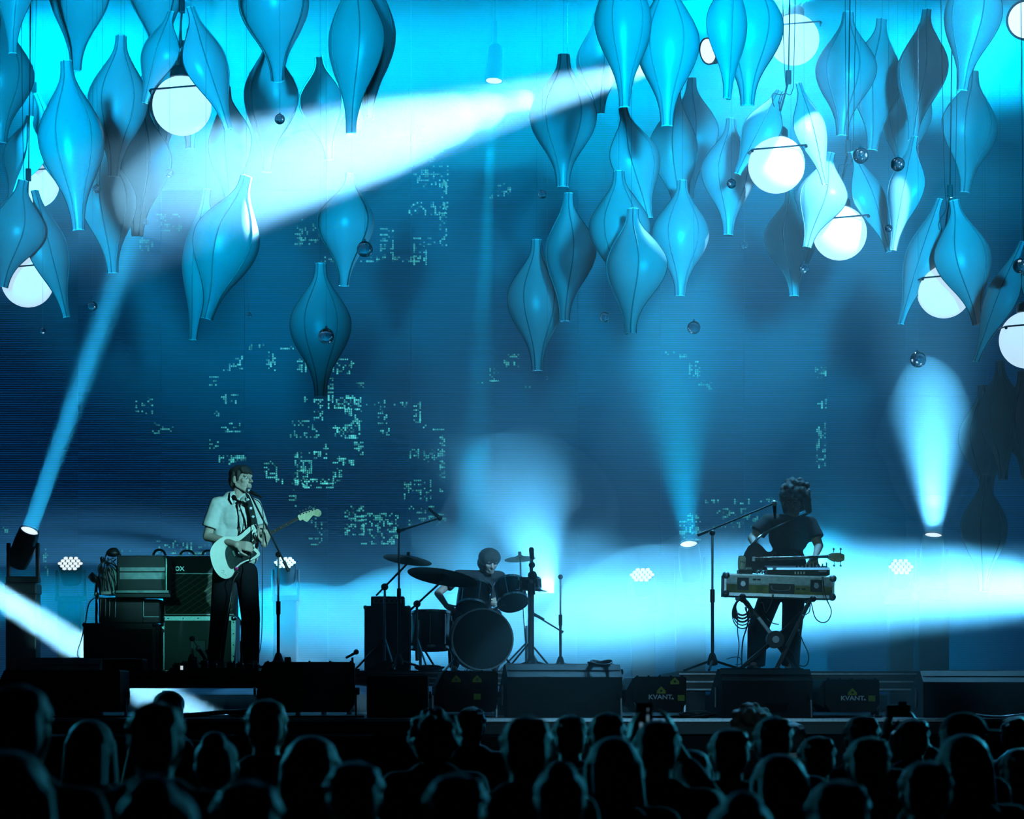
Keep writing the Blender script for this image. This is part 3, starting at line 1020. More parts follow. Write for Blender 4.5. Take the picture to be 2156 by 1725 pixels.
def wedge(label, pc, wpx, ytop, yaw, Y=20.5, d=0.55, notch=False):
    w = wpx * S(Y)
    zt = CAMZ - (ytop - HOR) * S(Y)
    h = zt - STG
    t = thing('floor_monitor', label, 'floor monitor', (xat(pc, Y), Y + d / 2, STG), 'wedge monitors along the stage front', yaw)
    pr = [(-d / 2, 0.0), (d / 2, 0.0), (d / 2, h * .30), (d / 2 - 0.06, h * .42), (-d / 2 + 0.17, h), (-d / 2 + 0.10, h), (-d / 2, h * .76)]
    MB().prism(pr, 'x', -w / 2, w / 2).build('cabinet', 'wedge', t, world=False)
    # grille on the slope that faces the performer
    n = Vector((0, h - h * .42, d - 0.23)).normalized()
    a0, a1 = Vector((0, d / 2 - 0.07, h * .43)), Vector((0, -d / 2 + 0.18, h * .985))
    g = [(a0.y + 0.008, a0.z + 0.014), (a1.y + 0.008, a1.z + 0.014), (a1.y, a1.z), (a0.y, a0.z)]
    MB().prism(g, 'x', -w / 2 + 0.03, w / 2 - 0.03).build('grille', 'mesh', t, world=False)
    for s in (-1, 1):
        x = s * w / 2
        hp = []
        for i in range(16):
            an = 2 * PI * i / 16
            hp.append((-0.06 + 0.05 * math.cos(an), h * .42 + 0.085 * math.sin(an)))
        hd = MB().prism(hp, 'x', x - 0.003, x + 0.003).build('handle_cup', 'black', t, world=False)
        MB().cyl((x + s * 0.004, -0.06, h * .42 - 0.08), (x + s * 0.004, -0.06, h * .42 + 0.08), 0.011, seg=8).build('handle_bar', 'steel', hd, world=False)
        MB().box((x * .8, -d / 2 + .05, 0.006), (0.05, 0.05, 0.012)).build('foot', 'rubber', t, world=False)
    MB().box((w * .1, -d / 2 - 0.003, h * .2), (0.18, 0.006, 0.07)).build('connector_plate', 'blackmetal', t, world=False)
    MB().box((0, -d / 2 + .05, h * .885), (w * .98, 0.006, 0.005), Matrix.Rotation(0, 3, 'X')).build('seam_strip', 'blackmetal', t, world=False)
    if notch:
        MB().box((w / 2 - 0.02, -0.1, h * .86), (0.10, 0.2, 0.05), bev=0.02).build('side_bracket', 'wedge', t, world=False)
        MB().box((w / 2 + 0.0, -0.14, h * .45), (0.05, 0.12, 0.15), bev=0.015).build('side_handle', 'black', t, world=False)
    return t


laser('black laser projector at the far left of the stage front', 130, 246, 1411, 0.0, tri=((.77, .62), (.88, .95 - .25)), green=((.93, .45),))
wedge('floor monitor standing behind the far left laser projector', 128, 184, 1386, 0.05, Y=21.0 - .0, d=0.14 + .0) if False else None
laser('wide black laser projector with a carton on top, right of the singer', 648, 190, 1394, 0.05, tri=((.22, .80), (.42, .80)), green=((.42, .48),))
t = thing('speaker_box', 'plain black speaker box right of the wide laser projector', 'speaker box', (xat(836, 20.4), 20.6, STG))
Y = 20.4
zt = CAMZ - (1423 - HOR) * S(Y)
MB().box((xat(836, Y), 20.6, (STG + zt) / 2), (128 * S(Y), 0.4, zt - STG), bev=0.006).build('cabinet', 'wedge', t)
MB().box((xat(836, Y), 20.6 + .205, (STG + zt) / 2), (120 * S(Y), 0.008, zt - STG - .04)).build('grille', 'mesh', t)
for s in (-1, 1):
    MB().box((xat(836 + s * 63.2, Y), 20.6, STG + .16), (0.004, 0.14, 0.05)).build('handle_recess', 'black', t)
laser('small laser projector left of the big middle monitor', 984, 116, 1414, 0.10, tri=((.24, .80), (.62, .80)), green=((.62, .38),))
wedge('big dark wedge monitor in the middle with a cable heap on it', 1178, 246, 1399, 0.16, notch=True)
laser('laser projector with white lettering between the middle and right monitors', 1382, 112, 1425, 0.12, True, tri=((.52, .60), (.78, .86)), green=((.90, .40),))
wedge('wedge monitor in front of the keyboard stand', 1606, 196, 1409, 0.14)
laser('hazy laser projector with white lettering right of the keyboard stand', 1788, 116, 1431, 0.10, True, tri=((.5, .60),), green=((.86, .42),))
wedge('wide wedge monitor at the right end of the stage front', 2060, 252, 1413, 0.10)

# things on and around the front row
Y = 20.55
c = Vector((xat(606, Y), Y, CAMZ - (1394 - HOR) * S(20.35)))
t = thing('drink_carton', 'tiny pale carton on top of the wide laser projector', 'carton', c)
MB().box(c + Vector((0, 0, 0.018)), (0.05, 0.04, 0.034), bev=0.004).build('carton_body', 'label', t)
MB().box(c + Vector((0, 0, 0.038)), (0.044, 0.036, 0.006)).build('lid', 'white', t)


def coil(name, label, cat, c, R, n, r, m='rubber', seed=1, flat=0.5, tilt=None):
    rnd = random.Random(seed)
    t = thing(name, label, cat, c)
    for k in range(n):
        pts = []
        rr = R * rnd.uniform(.75, 1.1)
        ox, oy = rnd.uniform(-.15, .15) * R, rnd.uniform(-.15, .15) * R
        for i in range(21):
            a = 2 * PI * i / 20
            v = Vector((ox + rr * math.cos(a), oy + rr * math.sin(a) * flat, r + 0.008 * k + 0.01 * math.sin(2 * a + k)))
            pts.append(Vector(c) + (tilt @ v if tilt is not None else v))
        MB().tube(pts, r, 6).build('loop', m, t, True)
    return t


Yt = 20.62
coil('cable_coil', 'tangle of cables lying on the big middle monitor', 'cable', Vector((xat(1262, Yt), Yt, CAMZ - (1402 - HOR) * S(20.5) + .004)), 0.10, 4, 0.007, seed=3)
coil('cable_coil', 'black cables on the floor beside the lettered middle laser', 'cable', Vector((xat(1466, 19.95), 19.95, STG)), 0.13, 4, 0.008, seed=4, flat=.4)
coil('cable_coil', 'pale cable loops on the stage edge at far right', 'cable', Vector((xat(2100, 19.9), 19.9, STG)), 0.2, 3, 0.006, 'steel', seed=6, flat=.3)
coil('cable_coil', 'cables bunched on the floor left of the wide laser projector', 'cable', Vector((xat(520, 20.4), 20.4, STG)), 0.12, 5, 0.009, seed=8, flat=.5)
t = thing('power_cable', 'thick black cable lying along the stage edge in the left gap', 'cable', (xat(440, 20.0), 20.0, STG))
MB().tube(spline([P(300, 1508, 19.95), P(400, 1506, 20.0), P(470, 1500, 20.1), P(530, 1497, 20.2)], 6), 0.018, 8).build('cable', 'rubber', t, True)
MB().cyl(P(528, 1497, 20.2), P(545, 1496, 20.22), 0.024, seg=10).build('plug', 'blackmetal', t)

# ================================================================== SINGER'S BACKLINE
YA = 23.0


def face(px0, px1, py0, py1, Y, d, bev=0.008):
    """box whose front face covers a pixel rectangle at depth Y"""
    a, b = P(px0, py1, Y), P(px1, py0, Y)
    return MB().box(((a.x + b.x) / 2, Y + d / 2, (a.z + b.z) / 2), (b.x - a.x, d, b.z - a.z), bev=bev)


def zpx(z, Y):
    return HOR - (z - CAMZ) * FPX / Y


# flight case under the amplifier
yb = zpx(ZR, YA)
t = thing('road_case', 'black road case with riveted aluminium edges under the guitar amplifier', 'road case', P(417, yb, YA + .25))
face(340, 493, 1300, yb, YA, 0.5).build('case_body', 'black', t)
for (a, b, c2, d2) in ((338, 346, 1299, yb), (487, 496, 1299, yb), (338, 496, 1298, 1307), (338, 496, yb - 6, yb)):
    e = face(a, b, c2, d2, YA - 0.006, 0.03, 0).build('edge_strip', 'alu', t)
    n = 5
    for i in range(n):
        u = (i + .5) / n
        px, py = (a + (b - a) * u, (c2 + d2) / 2) if (b - a) > (d2 - c2) else ((a + b) / 2, c2 + (d2 - c2) * u)
        p = P(px, py, YA - 0.007)
        MB().ball(p, 0.007, seg=8, rings=6).build('rivet', 'chrome', e, True)
for (px, py) in ((342, 1302), (492, 1302), (342, yb - 4), (492, yb - 4)):
    MB().ball(P(px, py, YA + .004), 0.026, seg=12, rings=8).build('ball_corner', 'chrome', t, True)
p = P(417, 1360, YA - .004)
MB().box(p, (0.14, 0.012, 0.10), bev=0.004).build('latch', 'blackmetal', t)


# the combo amplifier with a diamond cloth
def grille_material():
    m = bpy.data.materials.new('diamond_cloth')
    m.use_nodes = True
    nt = m.node_tree
    b = nt.nodes['Principled BSDF']
    tc = nt.nodes.new('ShaderNodeTexCoord')
    prev = None
    for ang in (-0.98, 0.98):
        mp = nt.nodes.new('ShaderNodeMapping')
        mp.inputs['Rotation'].default_value = (0, ang, 0)
        nt.links.new(tc.outputs['Object'], mp.inputs['Vector'])
        wv = nt.nodes.new('ShaderNodeTexWave')
        wv.bands_direction = 'X'
        wv.inputs['Scale'].default_value = 7.0
        nt.links.new(mp.outputs['Vector'], wv.inputs['Vector'])
        gt = nt.nodes.new('ShaderNodeMath')
        gt.operation = 'GREATER_THAN'
        gt.inputs[1].default_value = 0.90
        nt.links.new(wv.outputs['Fac'], gt.inputs[0])
        if prev is None:
            prev = gt
        else:
            mxm = nt.nodes.new('ShaderNodeMath')
            mxm.operation = 'MAXIMUM'
            h = nt.nodes.new('ShaderNodeMath')
            h.operation = 'MULTIPLY'
            h.inputs[1].default_value = 0.25
            nt.links.new(gt.outputs[0], h.inputs[0])
            nt.links.new(prev.outputs[0], mxm.inputs[0])
            nt.links.new(h.outputs[0], mxm.inputs[1])
            prev = mxm
    cr = nt.nodes.new('ShaderNodeValToRGB')
    cr.color_ramp.elements[0].color = (0.022, 0.035, 0.030, 1)
    cr.color_ramp.elements[1].color = (0.16, 0.17, 0.09, 1)
    nt.links.new(prev.outputs[0], cr.inputs['Fac'])
    nt.links.new(cr.outputs['Color'], b.inputs['Base Color'])
    b.inputs['Roughness'].default_value = 0.8
    return m


M['cloth'] = grille_material()
ytop_case = 1298
zc = P(0, 1298, YA).z
t = thing('guitar_amplifier', 'guitar combo amplifier with diamond grille cloth on the road case', 'amplifier', Vector((xat(418, YA), YA + .15, zc)))
face(343, 495, 1171, 1298, YA + 0.02, 0.28, 0.012).build('cabinet', 'tolex', t)
face(350, 489, 1210, 1291, YA + 0.012, 0.012, 0.003).build('grille_cloth', 'cloth', t)
face(346, 492, 1293, 1295.5, YA + 0.008, 0.014, 0).build('piping', 'logo', t)
face(346.5, 348, 1208, 1294, YA + 0.008, 0.014, 0).build('piping', 'logo', t)
face(346, 492, 1207, 1209, YA + 0.008, 0.014, 0).build('piping', 'steel', t)
lettering('badge_lettering', 'VOX', 0.055, P(374, 1198, YA + 0.010), 'alu', t, bold=0.0015)
for (a, b) in ((378, 410), (425, 452)):
    pa, pb = P(a, 1170, YA + .12), P(b, 1170, YA + .12)
    MB().tube(spline([pa, (pa * .8 + pb * .2) + Vector((0, 0, .035)), (pa + pb) / 2 + Vector((0, 0, .045)), (pa * .2 + pb * .8) + Vector((0, 0, .035)), pb], 5), 0.010, 8).build('handle', 'tolex', t, True)
    for q in (pa, pb):
        MB().box(q, (0.03, 0.03, 0.012)).build('handle_cap', 'steel', t)

# tower of cases on the left: base cabinet, drawer case, rack with trays
yb2 = zpx(ZR, 22.7)
t = thing('bass_cabinet', 'large black cabinet at the bottom of the left equipment tower', 'cabinet', P(258, yb2, 22.9))
face(175, 328, 1312, yb2 - .4, 22.7, 0.55, 0.015).build('cabinet', 'wedge', t)
face(183, 320, 1325, yb2 - 8, 22.69, 0.012, 0.003).build('grille', 'mesh', t)
for (px, py) in ((178, 1316), (325, 1316), (178, yb2 - 6), (325, yb2 - 6)):
    MB().ball(P(px, py, 22.71), 0.022, seg=10, rings=8).build('corner_protector', 'blackmetal', t, True)
zt = P(0, 1312, 22.7).z
t = thing('effects_case', 'black equipment case with white piping in the middle of the left tower', 'case', Vector((xat(265, 22.8), 23.0, zt)))
face(208, 300, 1258.4, 1311.6, 22.78, 0.4, 0.01).build('case_body', 'tolex', t)
face(300, 335, 1262, 1311.6, 22.80, 0.3, 0.01).build('side_module', 'wedge', t)
face(301, 303, 1262, 1300, 22.79, 0.01, 0).build('piping', 'steel', t)
face(301, 335, 1298, 1300, 22.79, 0.01, 0).build('piping', 'steel', t)
for k, px in enumerate((212, 222, 231, 243)):
    MB().cyl(P(px, 1262, 22.77), P(px - 1, 1300, 22.77), 0.005 + 0.002 * (k % 2), seg=6).build('patch_lead', 'steel' if k % 2 else 'alu', t)
zt = P(0, 1258, 22.75).z
t = thing('rack_case', 'open rack case with grey front panels on top of the left tower', 'rack', Vector((xat(300, 22.7), 22.9, zt)))
face(246, 353, 1170, 1258, 22.70, 0.28, 0.008).build('rack_body', 'black', t)
face(252, 347, 1195, 1203, 22.688, 0.015, 0).build('rack_panel', 'steel', t)
face(252, 347, 1206, 1220, 22.688, 0.015, 0).build('rack_panel', 'steel', t)
face(252, 347, 1222, 1240, 22.694, 0.01, 0).build('rack_panel', 'black', t)
face(243, 356, 1243, 1249, 22.62, 0.1, 0.003).build('tray', 'steel', t)
face(243, 358, 1250, 1258, 22.62, 0.12, 0.003).build('shelf', 'black', t)
face(349, 351, 1176, 1245, 22.685, 0.02, 0).build('trim_strip', 'alu', t)
face(213, 246, 1195, 1252, 22.80, 0.3, 0.004).build('patch_bay', 'alu', t)
face(213, 247, 1246, 1252, 22.76, 0.05, 0).build('patch_bay_lip', 'white', t)
rnd = random.Random(11)
for k in range(14):
    x = 206 + rnd.random() * 40
    x2 = x + rnd.uniform(-14, 14)
    pts = spline([P(225 + rnd.uniform(-14, 22), 1172 + rnd.uniform(0, 12), 22.78), P(x, 1195 + rnd.uniform(-4, 8), 22.73), P(x2, 1225, 22.735), P(x2 + rnd.uniform(-6, 6), 1250 + rnd.uniform(-8, 4), 22.76)], 6)
    MB().tube(pts, rnd.uniform(.004, .008), 5).build('patch_cable', 'rubber', t, True)
pa, pb = P(322, 1170, 22.9), P(349, 1170, 22.9)
MB().tube(spline([pa, pa * .8 + pb * .2 + Vector((0, 0, .04)), (pa + pb) / 2 + Vector((0, 0, .052)), pa * .2 + pb * .8 + Vector((0, 0, .04)), pb], 5), 0.011, 8).build('handle', 'black', t, True)
zt = P(0, 1170, 22.75).z
t = thing('headphones', 'dark rounded headset lying on the left end of the rack', 'headset', P(236, 1170, 22.85))
MB().ball(P(238, 1165, 22.9), (.065, .06, .035), seg=16, rings=10).build('ear_cushion', 'black', t, True)
MB().tube(spline([P(222, 1172, 22.86), P(230, 1158, 22.86), P(245, 1156, 22.86), P(254, 1170, 22.86)], 6), 0.008, 6).build('headband', 'blackmetal', t, True)
zt = P(0, 1312, 22.75).z
t = thing('tablet', 'small pale tilted tablet left of the rack cables', 'tablet', P(200, 1312, 22.9))
MB().cyl(Vector((xat(203, 22.9), 22.9, zt)), P(203, 1222, 22.9), 0.011, seg=8).build('post', 'blackmetal', t)
R = Matrix.Rotation(D(40), 3, 'Y') @ Matrix.Rotation(D(-25), 3, 'X')
MB().box(P(200, 1220, 22.88), (0.13, 0.012, 0.075), R, bev=0.004).build('tablet_body', 'alu', t)
MB().box(P(200, 1220, 22.88) + R @ Vector((0, -.008, 0)), (0.115, 0.004, 0.06), R).build('tablet_screen', 'black', t)
MB().ball(P(203, 1252, 22.88), 0.022, seg=10, rings=8).build('clamp', 'label', t, True)
# cable hanging on the left flank of the tower
t = thing('cable', 'loose cable hanging down the left side of the equipment tower', 'cable', P(176, 1380, 22.68))
MB().tube(spline([P(208, 1255, 22.66), P(188, 1270, 22.66), P(180, 1310, 22.66), P(172, 1345, 22.66), P(163, 1375, 22.66), P(168, 1390, 22.66), P(172, zpx(ZR, 22.6), 22.6)], 8), 0.005, 6).build('lead', 'rubber', t, True)
MB().cyl(P(208, 1255, 22.66), P(206, 1262, 22.66), 0.009, seg=8).build('plug', 'steel', t)
# low case in front, with a chrome strip
yb3 = zpx(ZR, 21.5)
t = thing('stage_box', 'low black stage box with a bright chrome strip at the riser corner', 'stage box', P(257, yb3, 21.6))
face(217, 300, 1387, yb3, 21.45, 0.3, 0.01).build('box_body', 'black', t)
face(217.5, 219, 1390, 1405, 21.44, 0.02, 0).build('corner_strip', 'chrome', t)
MB().tube(spline([P(298, 1392, 21.44), P(303, 1400, 21.42), P(301, yb3 - 2, 21.40)], 5), 0.006, 6).build('lead', 'rubber', t, True)
for k in range(4):
    MB().cyl(P(232 + 16 * k, 1402, 21.452), P(232 + 16 * k, 1402, 21.44), 0.014, seg=10).build('socket', 'steel', t)
# wedge behind the far-left laser
wedge('floor monitor behind the far left laser projector', 120, 178, 1386, 0.0, Y=20.9, d=0.2)


# pedalboard and pedals
YP = 21.45
zb = ZR
t = thing('pedalboard', 'flat black pedalboard at the front of the singer riser', 'pedalboard', (xat(455, YP), YP, zb))
a, b = xat(362, YP), xat(548, YP)
MB().box(((a + b) / 2, YP, zb + 0.014), (b - a, 0.3, 0.028), bev=0.005).build('board', 'black', t)
M['pink'] = mat('pink_paint', (0.75, 0.02, 0.26), 0.45, noise=0.1)
M['pinkled'] = mat('pink_edge_tape', (0.75, 0.03, 0.25), 0.5, noise=0.1)
MB().box((xat(480, YP), YP - .153, zb + .006), (0.24, 0.004, 0.008)).build('edge_tape', 'pinkled', t)
ped = [(372, 13, .03, 'black', 'small black effects pedal at the left end of the pedalboard'), (388, 12, .045, 'label', 'pale effects pedal left of the tall one'),
       (408, 20, .07, 'steel', 'tall grey effects pedal with a white top left of the pink one'), (432, 13, .06, 'pink', 'bright pink effects pedal on the pedalboard'),
       (450, 14, .04, 'black', 'black effects pedal just right of the pink one'), (468, 14, .045, 'steel', 'grey effects pedal in front of the left shoe'),
       (488, 16, .045, 'black', 'black effects pedal between the singer shoes'), (506, 14, .04, 'blackmetal', 'dark metal effects pedal in front of the right shoe'),
       (525, 18, .035, 'black', 'last black effects pedal at the right end of the pedalboard')]
for (px, wp, h, m, lb) in ped:
    c = Vector((xat(px, YP), YP - .03, zb + 0.028))
    w_ = wp * S(YP)
    t = thing('effects_pedal', lb, 'effects pedal', c, 'pedals on the pedalboard')
    MB().box(c + Vector((0, 0, h / 2)), (w_, 0.11, h), bev=0.005).build('pedal_body', m, t)
    MB().cyl(c + Vector((0, -.03, h)), c + Vector((0, -.03, h + .012)), 0.009, seg=10).build('footswitch', 'chrome', t)
    for s in (-1, 1):
        MB().cyl(c + Vector((s * w_ * .25, .03, h)), c + Vector((s * w_ * .25, .03, h + .014)), 0.007, seg=8).build('knob', 'white' if m == 'steel' else 'black', t)
    if px == 408:
        MB().box(c + Vector((0, 0, h + .018)), (w_ * .9, 0.08, 0.006)).build('top_plate', 'white', t)
M['ledwhite'] = mat('small_white_led', (0.8, 0.8, 0.8), 0.3, emit=(0.8, 0.95, 1), estr=.7)
c = P(383, 1411, YP - .17)
t = thing('tuner_display', 'tiny lit white tuner window at the front of the pedalboard', 'tuner', Vector((c.x, c.y, zb)))
MB().box(Vector((c.x, c.y, zb + .025)), (0.03, 0.02, 0.05), bev=.003).build('tuner_body', 'black', t)
MB().box(Vector((c.x, c.y - .011, zb + .028)), (0.022, 0.003, 0.034)).build('display', 'ledwhite', t)


# ================================================================== MICROPHONE STANDS
def mic_head(t, p, d, s=1.0):
    """microphone at p, pointing along d"""
    d = Vector(d).normalized()
    a = MB().cap(p, p - d * 0.13 * s, 0.019 * s, 0.012 * s).build('microphone', 'blackmetal', t, True)
    MB().ball(p, 0.026 * s, seg=14, rings=10).build('mic_grille', 'steel', a, True)


def mic_stand(label, base, top_z, boom0, boom1, Y, tripod=True, mic_dir=None, r=0.011, group='microphone stands on the stage', clutch=0.55):
    base = Vector(base)
    t = thing('microphone_stand', label, 'microphone stand', base, group)
    top = Vector((base.x, base.y, top_z))
    mid = base.lerp(top, clutch)
    MB().cyl(base + Vector((0, 0, .05)), mid, r * 1.25, seg=10).build('lower_tube', 'blackmetal', t)
    MB().cyl(mid, top, r * .85, seg=10).build('upper_tube', 'steel', t)
    MB().cyl(mid - Vector((0, 0, .06)), mid + Vector((0, 0, .05)), r * 1.8, seg=10).build('clutch', 'black', t)
    if tripod:
        for k in range(3):
            a = 2 * PI * k / 3 + 0.35
            e = base + Vector((0.30 * math.cos(a), 0.30 * math.sin(a), 0.012))
            MB().cyl(base + Vector((0, 0, .10)), e, 0.011, seg=8).build('leg', 'blackmetal', t)
        MB().lathe([(0.02, .16), (0.03, .14), (0.045, .09), (0.045, .06), (.02, .05)], base, seg=14).build('hub', 'black', t, True)
    else:
        MB().lathe([(0.13, 0.0), (0.13, .018), (0.10, .03), (0.02, .04), (.018, .08)], base, seg=24).build('round_base', 'black', t, True)
    if boom0 is not None:
        MB().cyl(boom0, boom1, r * .72, seg=8).build('boom', 'blackmetal', t)
        MB().ball(top, 0.026, seg=10, rings=8).build('swivel', 'black', t, True)
        MB().cyl(boom0, Vector(boom0).lerp(Vector(boom1), .12), r * 1.3, seg=8).build('counterweight', 'black', t)
    if mic_dir is not None:
        mic_head(t, Vector(boom1), mic_dir)
    return t


# singer: boom rises from the swivel to the mouth; stand foot on the riser
YS = 21.75
t = mic_stand('microphone stand with a boom reaching up to the singer mouth', Vector((xat(586, YS), YS, ZR)), P(586, 1168, YS).z, P(608, 1203, YS - .05), P(523, 1033, YS + .03), YS, mic_dir=(-.85, .25, .45))
p = [P(529, 1046, YS), P(553, 1075, YS - .06), P(552.5, 1200, YS - .08), P(552, 1300, YS - .06), P(549, 1360, YS - .05), P(541, 1395, YS - .04), P(546, zpx(ZR, YS), YS)]
MB().tube(spline(p, 8), 0.004, 6).build('mic_cable', 'rubber', t, True)
# bass player
YK = 21.8
mic_stand('microphone stand with a long boom left of the keyboard stand', Vector((xat(1500, YK), YK, ZR)), P(1502, 1122, YK).z, P(1470, 1127, YK - .02), P(1630, 1060, YK + .3), YK, mic_dir=(-.1, -.35, .9))
# small stands
mic_stand('short pale tripod microphone stand in front of the road case', Vector((xat(405, 22.4), 22.4, ZR)), P(405, 1345, 22.4).z, P(405, 1345, 22.4), P(418, 1366, 22.35), 22.4, mic_dir=(-.3, -.2, .5), r=.006)
mic_stand('boom stand seen between the singer legs', Vector((xat(509, 23.86), 23.86, ZR)), P(509, 1312, 23.86).z, P(512, 1315, 23.86), P(478, 1268, 23.86), 23.86, mic_dir=None)

# ================================================================== KEYBOARD STAND, FLIGHT CASE, MIXER
YK = 22.0
M['caseyellow'] = mat('worn_olive_laminate', (0.20, 0.20, 0.05), 0.5, noise=0.35, nscale=12)
M['casegrey'] = mat('brushed_case_side', (0.30, 0.34, 0.36), 0.4, 0.6, noise=0.2, nscale=25)
ax, bx = P(1526, 1231, YK), P(1756, 1238, YK)
tl = math.atan2(bx.z - ax.z, bx.x - ax.x)
RC = Matrix.Rotation(-tl, 3, 'Y')
cc = (ax + bx) / 2 + Vector((0, .2, 0))
Lc = (bx - ax).length
Hc = 46 * S(YK)
t = thing('keyboard_flight_case', 'long olive and aluminium keyboard flight case with ball corners', 'flight case', cc)


def cb(x, z, w_, h_, y=-.2, d_=.012, bev=0):
    return MB().box(cc + RC @ Vector((x, y, z)), (w_, d_, h_), RC, bev)


MB().box(cc, (Lc, .4, Hc), RC, 0.006).build('case_body', 'caseyellow', t)
cb(0, Hc * .28, Lc * .97, Hc * .40).build('upper_side', 'casegrey', t)
cb(0, -Hc * .43, Lc * .99, Hc * .14, y=-.202).build('bottom_edge', 'alu', t)
cb(0, Hc * .47, Lc * .99, Hc * .07, y=-.203).build('top_edge', 'alu', t)
cb(0, Hc * .045, Lc * .98, 0.007, y=-.204).build('lid_seam', 'steel', t)
for s in (-1, 1):
    cb(s * Lc * .495, 0, .018, Hc * .9, y=-.2).build('end_edge', 'alu', t)
    for z in (-1, 1):
        MB().ball(cc + RC @ Vector((s * Lc * .487, -.19, z * Hc * .42)), 0.034, seg=14, rings=10).build('ball_corner', 'steel', t, True)
for x in (-.335, .335):
    lt = cb(x * Lc, Hc * .06, .10, .105, y=-.205).build('latch_dish', 'blackmetal', t)
    MB().cyl(cc + RC @ Vector((x * Lc, -.212, 0.01)), cc + RC @ Vector((x * Lc, -.222, 0.01)), 0.022, seg=12).build('latch_knob', 'chrome', lt)
    MB().box(cc + RC @ Vector((x * Lc, -.215, .03)), (.03, .012, .012), RC).build('latch_tongue', 'steel', lt)
hd = cb(0.02 * Lc, -Hc * .12, .22, .085, y=-.205).build('handle_dish', 'black', t)
MB().tube(spline([cc + RC @ Vector((x, -.215, z)) for x, z in ((-.07, .0), (-.06, -.03), (.0, -.04), (.08, -.03), (.09, 0.0))], 5), 0.008, 6).build('handle', 'steel', hd, True)
for x in (-.23, -.19, .17, .22):
    cb(x * Lc, Hc * (.27 if x < 0 else -.1), .03, .014, y=-.208).build('stencil_mark', 'black', t)
case_top = cc.z + Hc / 2
# mixer / drum machine on the case
c = P(1682, 1213, YK) + Vector((0, .12, 0))
base_z = cc.z + (RC @ Vector((c.x - cc.x, 0, Hc / 2))).z
t = thing('mixer', 'black desktop mixer with a row of knobs on the flight case', 'mixer', Vector((c.x, YK + .16, base_z)))
w_ = 132 * S(YK)
hm = P(0, 1195, YK).z - base_z
R2 = Matrix.Rotation(-tl * .5, 3, 'Y')
mb = MB().prism([(-.15, 0.008), (.15, 0.008), (.15, hm + .03), (-.12, hm), (-.15, hm - .02)], 'x', -w_ / 2, w_ / 2)
mb.build('mixer_body', 'black', t, world=False)
for i in range(9):
    x = -w_ * .02 + w_ * .5 * (i / 8.4)
    MB().cyl((x, -.10 + .03 * (i % 2), hm), (x, -.10 + .03 * (i % 2), hm + .03 + .008 * (i % 3)), 0.0075, seg=8).build('knob', 'black', t, world=False)
for i in range(4):
    MB().box((-.03 + .025 * i, -.1515, hm * .35), (.012, .003, .022)).build('socket_mark', 'logo', t, world=False)
MB().box((w_ * .38, -.1515, hm * .55), (.07, .003, .012)).build('badge', 'steel', t, world=False)
# boxes left of it
base_z2 = cc.z + (RC @ Vector((xat(1570, YK) - cc.x, 0, Hc / 2))).z
t = thing('small_synth', 'small dark synth box under the drink can', 'synth', Vector((xat(1571, YK), YK + .14, base_z2)))
hb = P(0, 1199, YK).z - base_z2
MB().box((xat(1571, YK), YK + .14, base_z2 + hb / 2 + .002), (.12, .2, hb), bev=.004).build('synth_body', 'black', t)
for k in range(3):
    MB().cyl((xat(1574 + 4 * k, YK), YK + .06, base_z2 + hb), (xat(1574 + 4 * k, YK), YK + .06, base_z2 + hb + .02), .006, seg=8).build('knob', 'white', t)
c = Vector((xat(1564, YK), YK + .10, base_z2 + hb + .002))
t = thing('drink_can', 'white drink can on the small synth box', 'can', c)
MB().lathe([(.0, 0), (.024, 0), (.031, .008), (.033, .015), (.033, .098), (.027, .112), (.027, .116), (0, .114)], c, seg=24).build('can_body', 'white', t, True)
MB().lathe([(.0, .112), (.0268, .1125), (.0268, .1175), (.025, .1175)], c, seg=20, caps=False).build('rim', 'chrome', t, True)
lettering('printed_letters', 'Mo', 0.034, c + Vector((.006, -.0345, .062)), 'black', t)
t = thing('cable_adapter', 'pale tangle of small adapters on the flight case left of the mixer', 'adapter', Vector((xat(1598, YK), YK + .05, cc.z + (RC @ Vector((xat(1598, YK) - cc.x, 0, Hc / 2))).z)))
for k in range(5):
    a = P(1588 + 5 * k, 1207, YK + .05)
    MB().tube(spline([a, a + Vector((.012, -.01, .02)), a + Vector((.03, 0, .015)), a + Vector((.028, .01, -.005))], 5), .005, 6).build('adapter_lead', 'label' if k % 2 else 'black', t, True)

# folding stand: two crossing beams on a round hub
YT = 22.05
t = thing('keyboard_stand', 'folding X keyboard stand with a round central hub', 'keyboard stand', Vector((xat(1632, YT), YT + .1, ZR)))


def beam(p0, p1, w0, name, m='blackmetal', par=None):
    p0, p1 = Vector(p0), Vector(p1)
    d = (p1 - p0)
    q = d.to_track_quat('Z', 'Y').to_matrix()
    MB().box((p0 + p1) / 2, (w0, .035, d.length), q, .006).build(name, m, par or t)


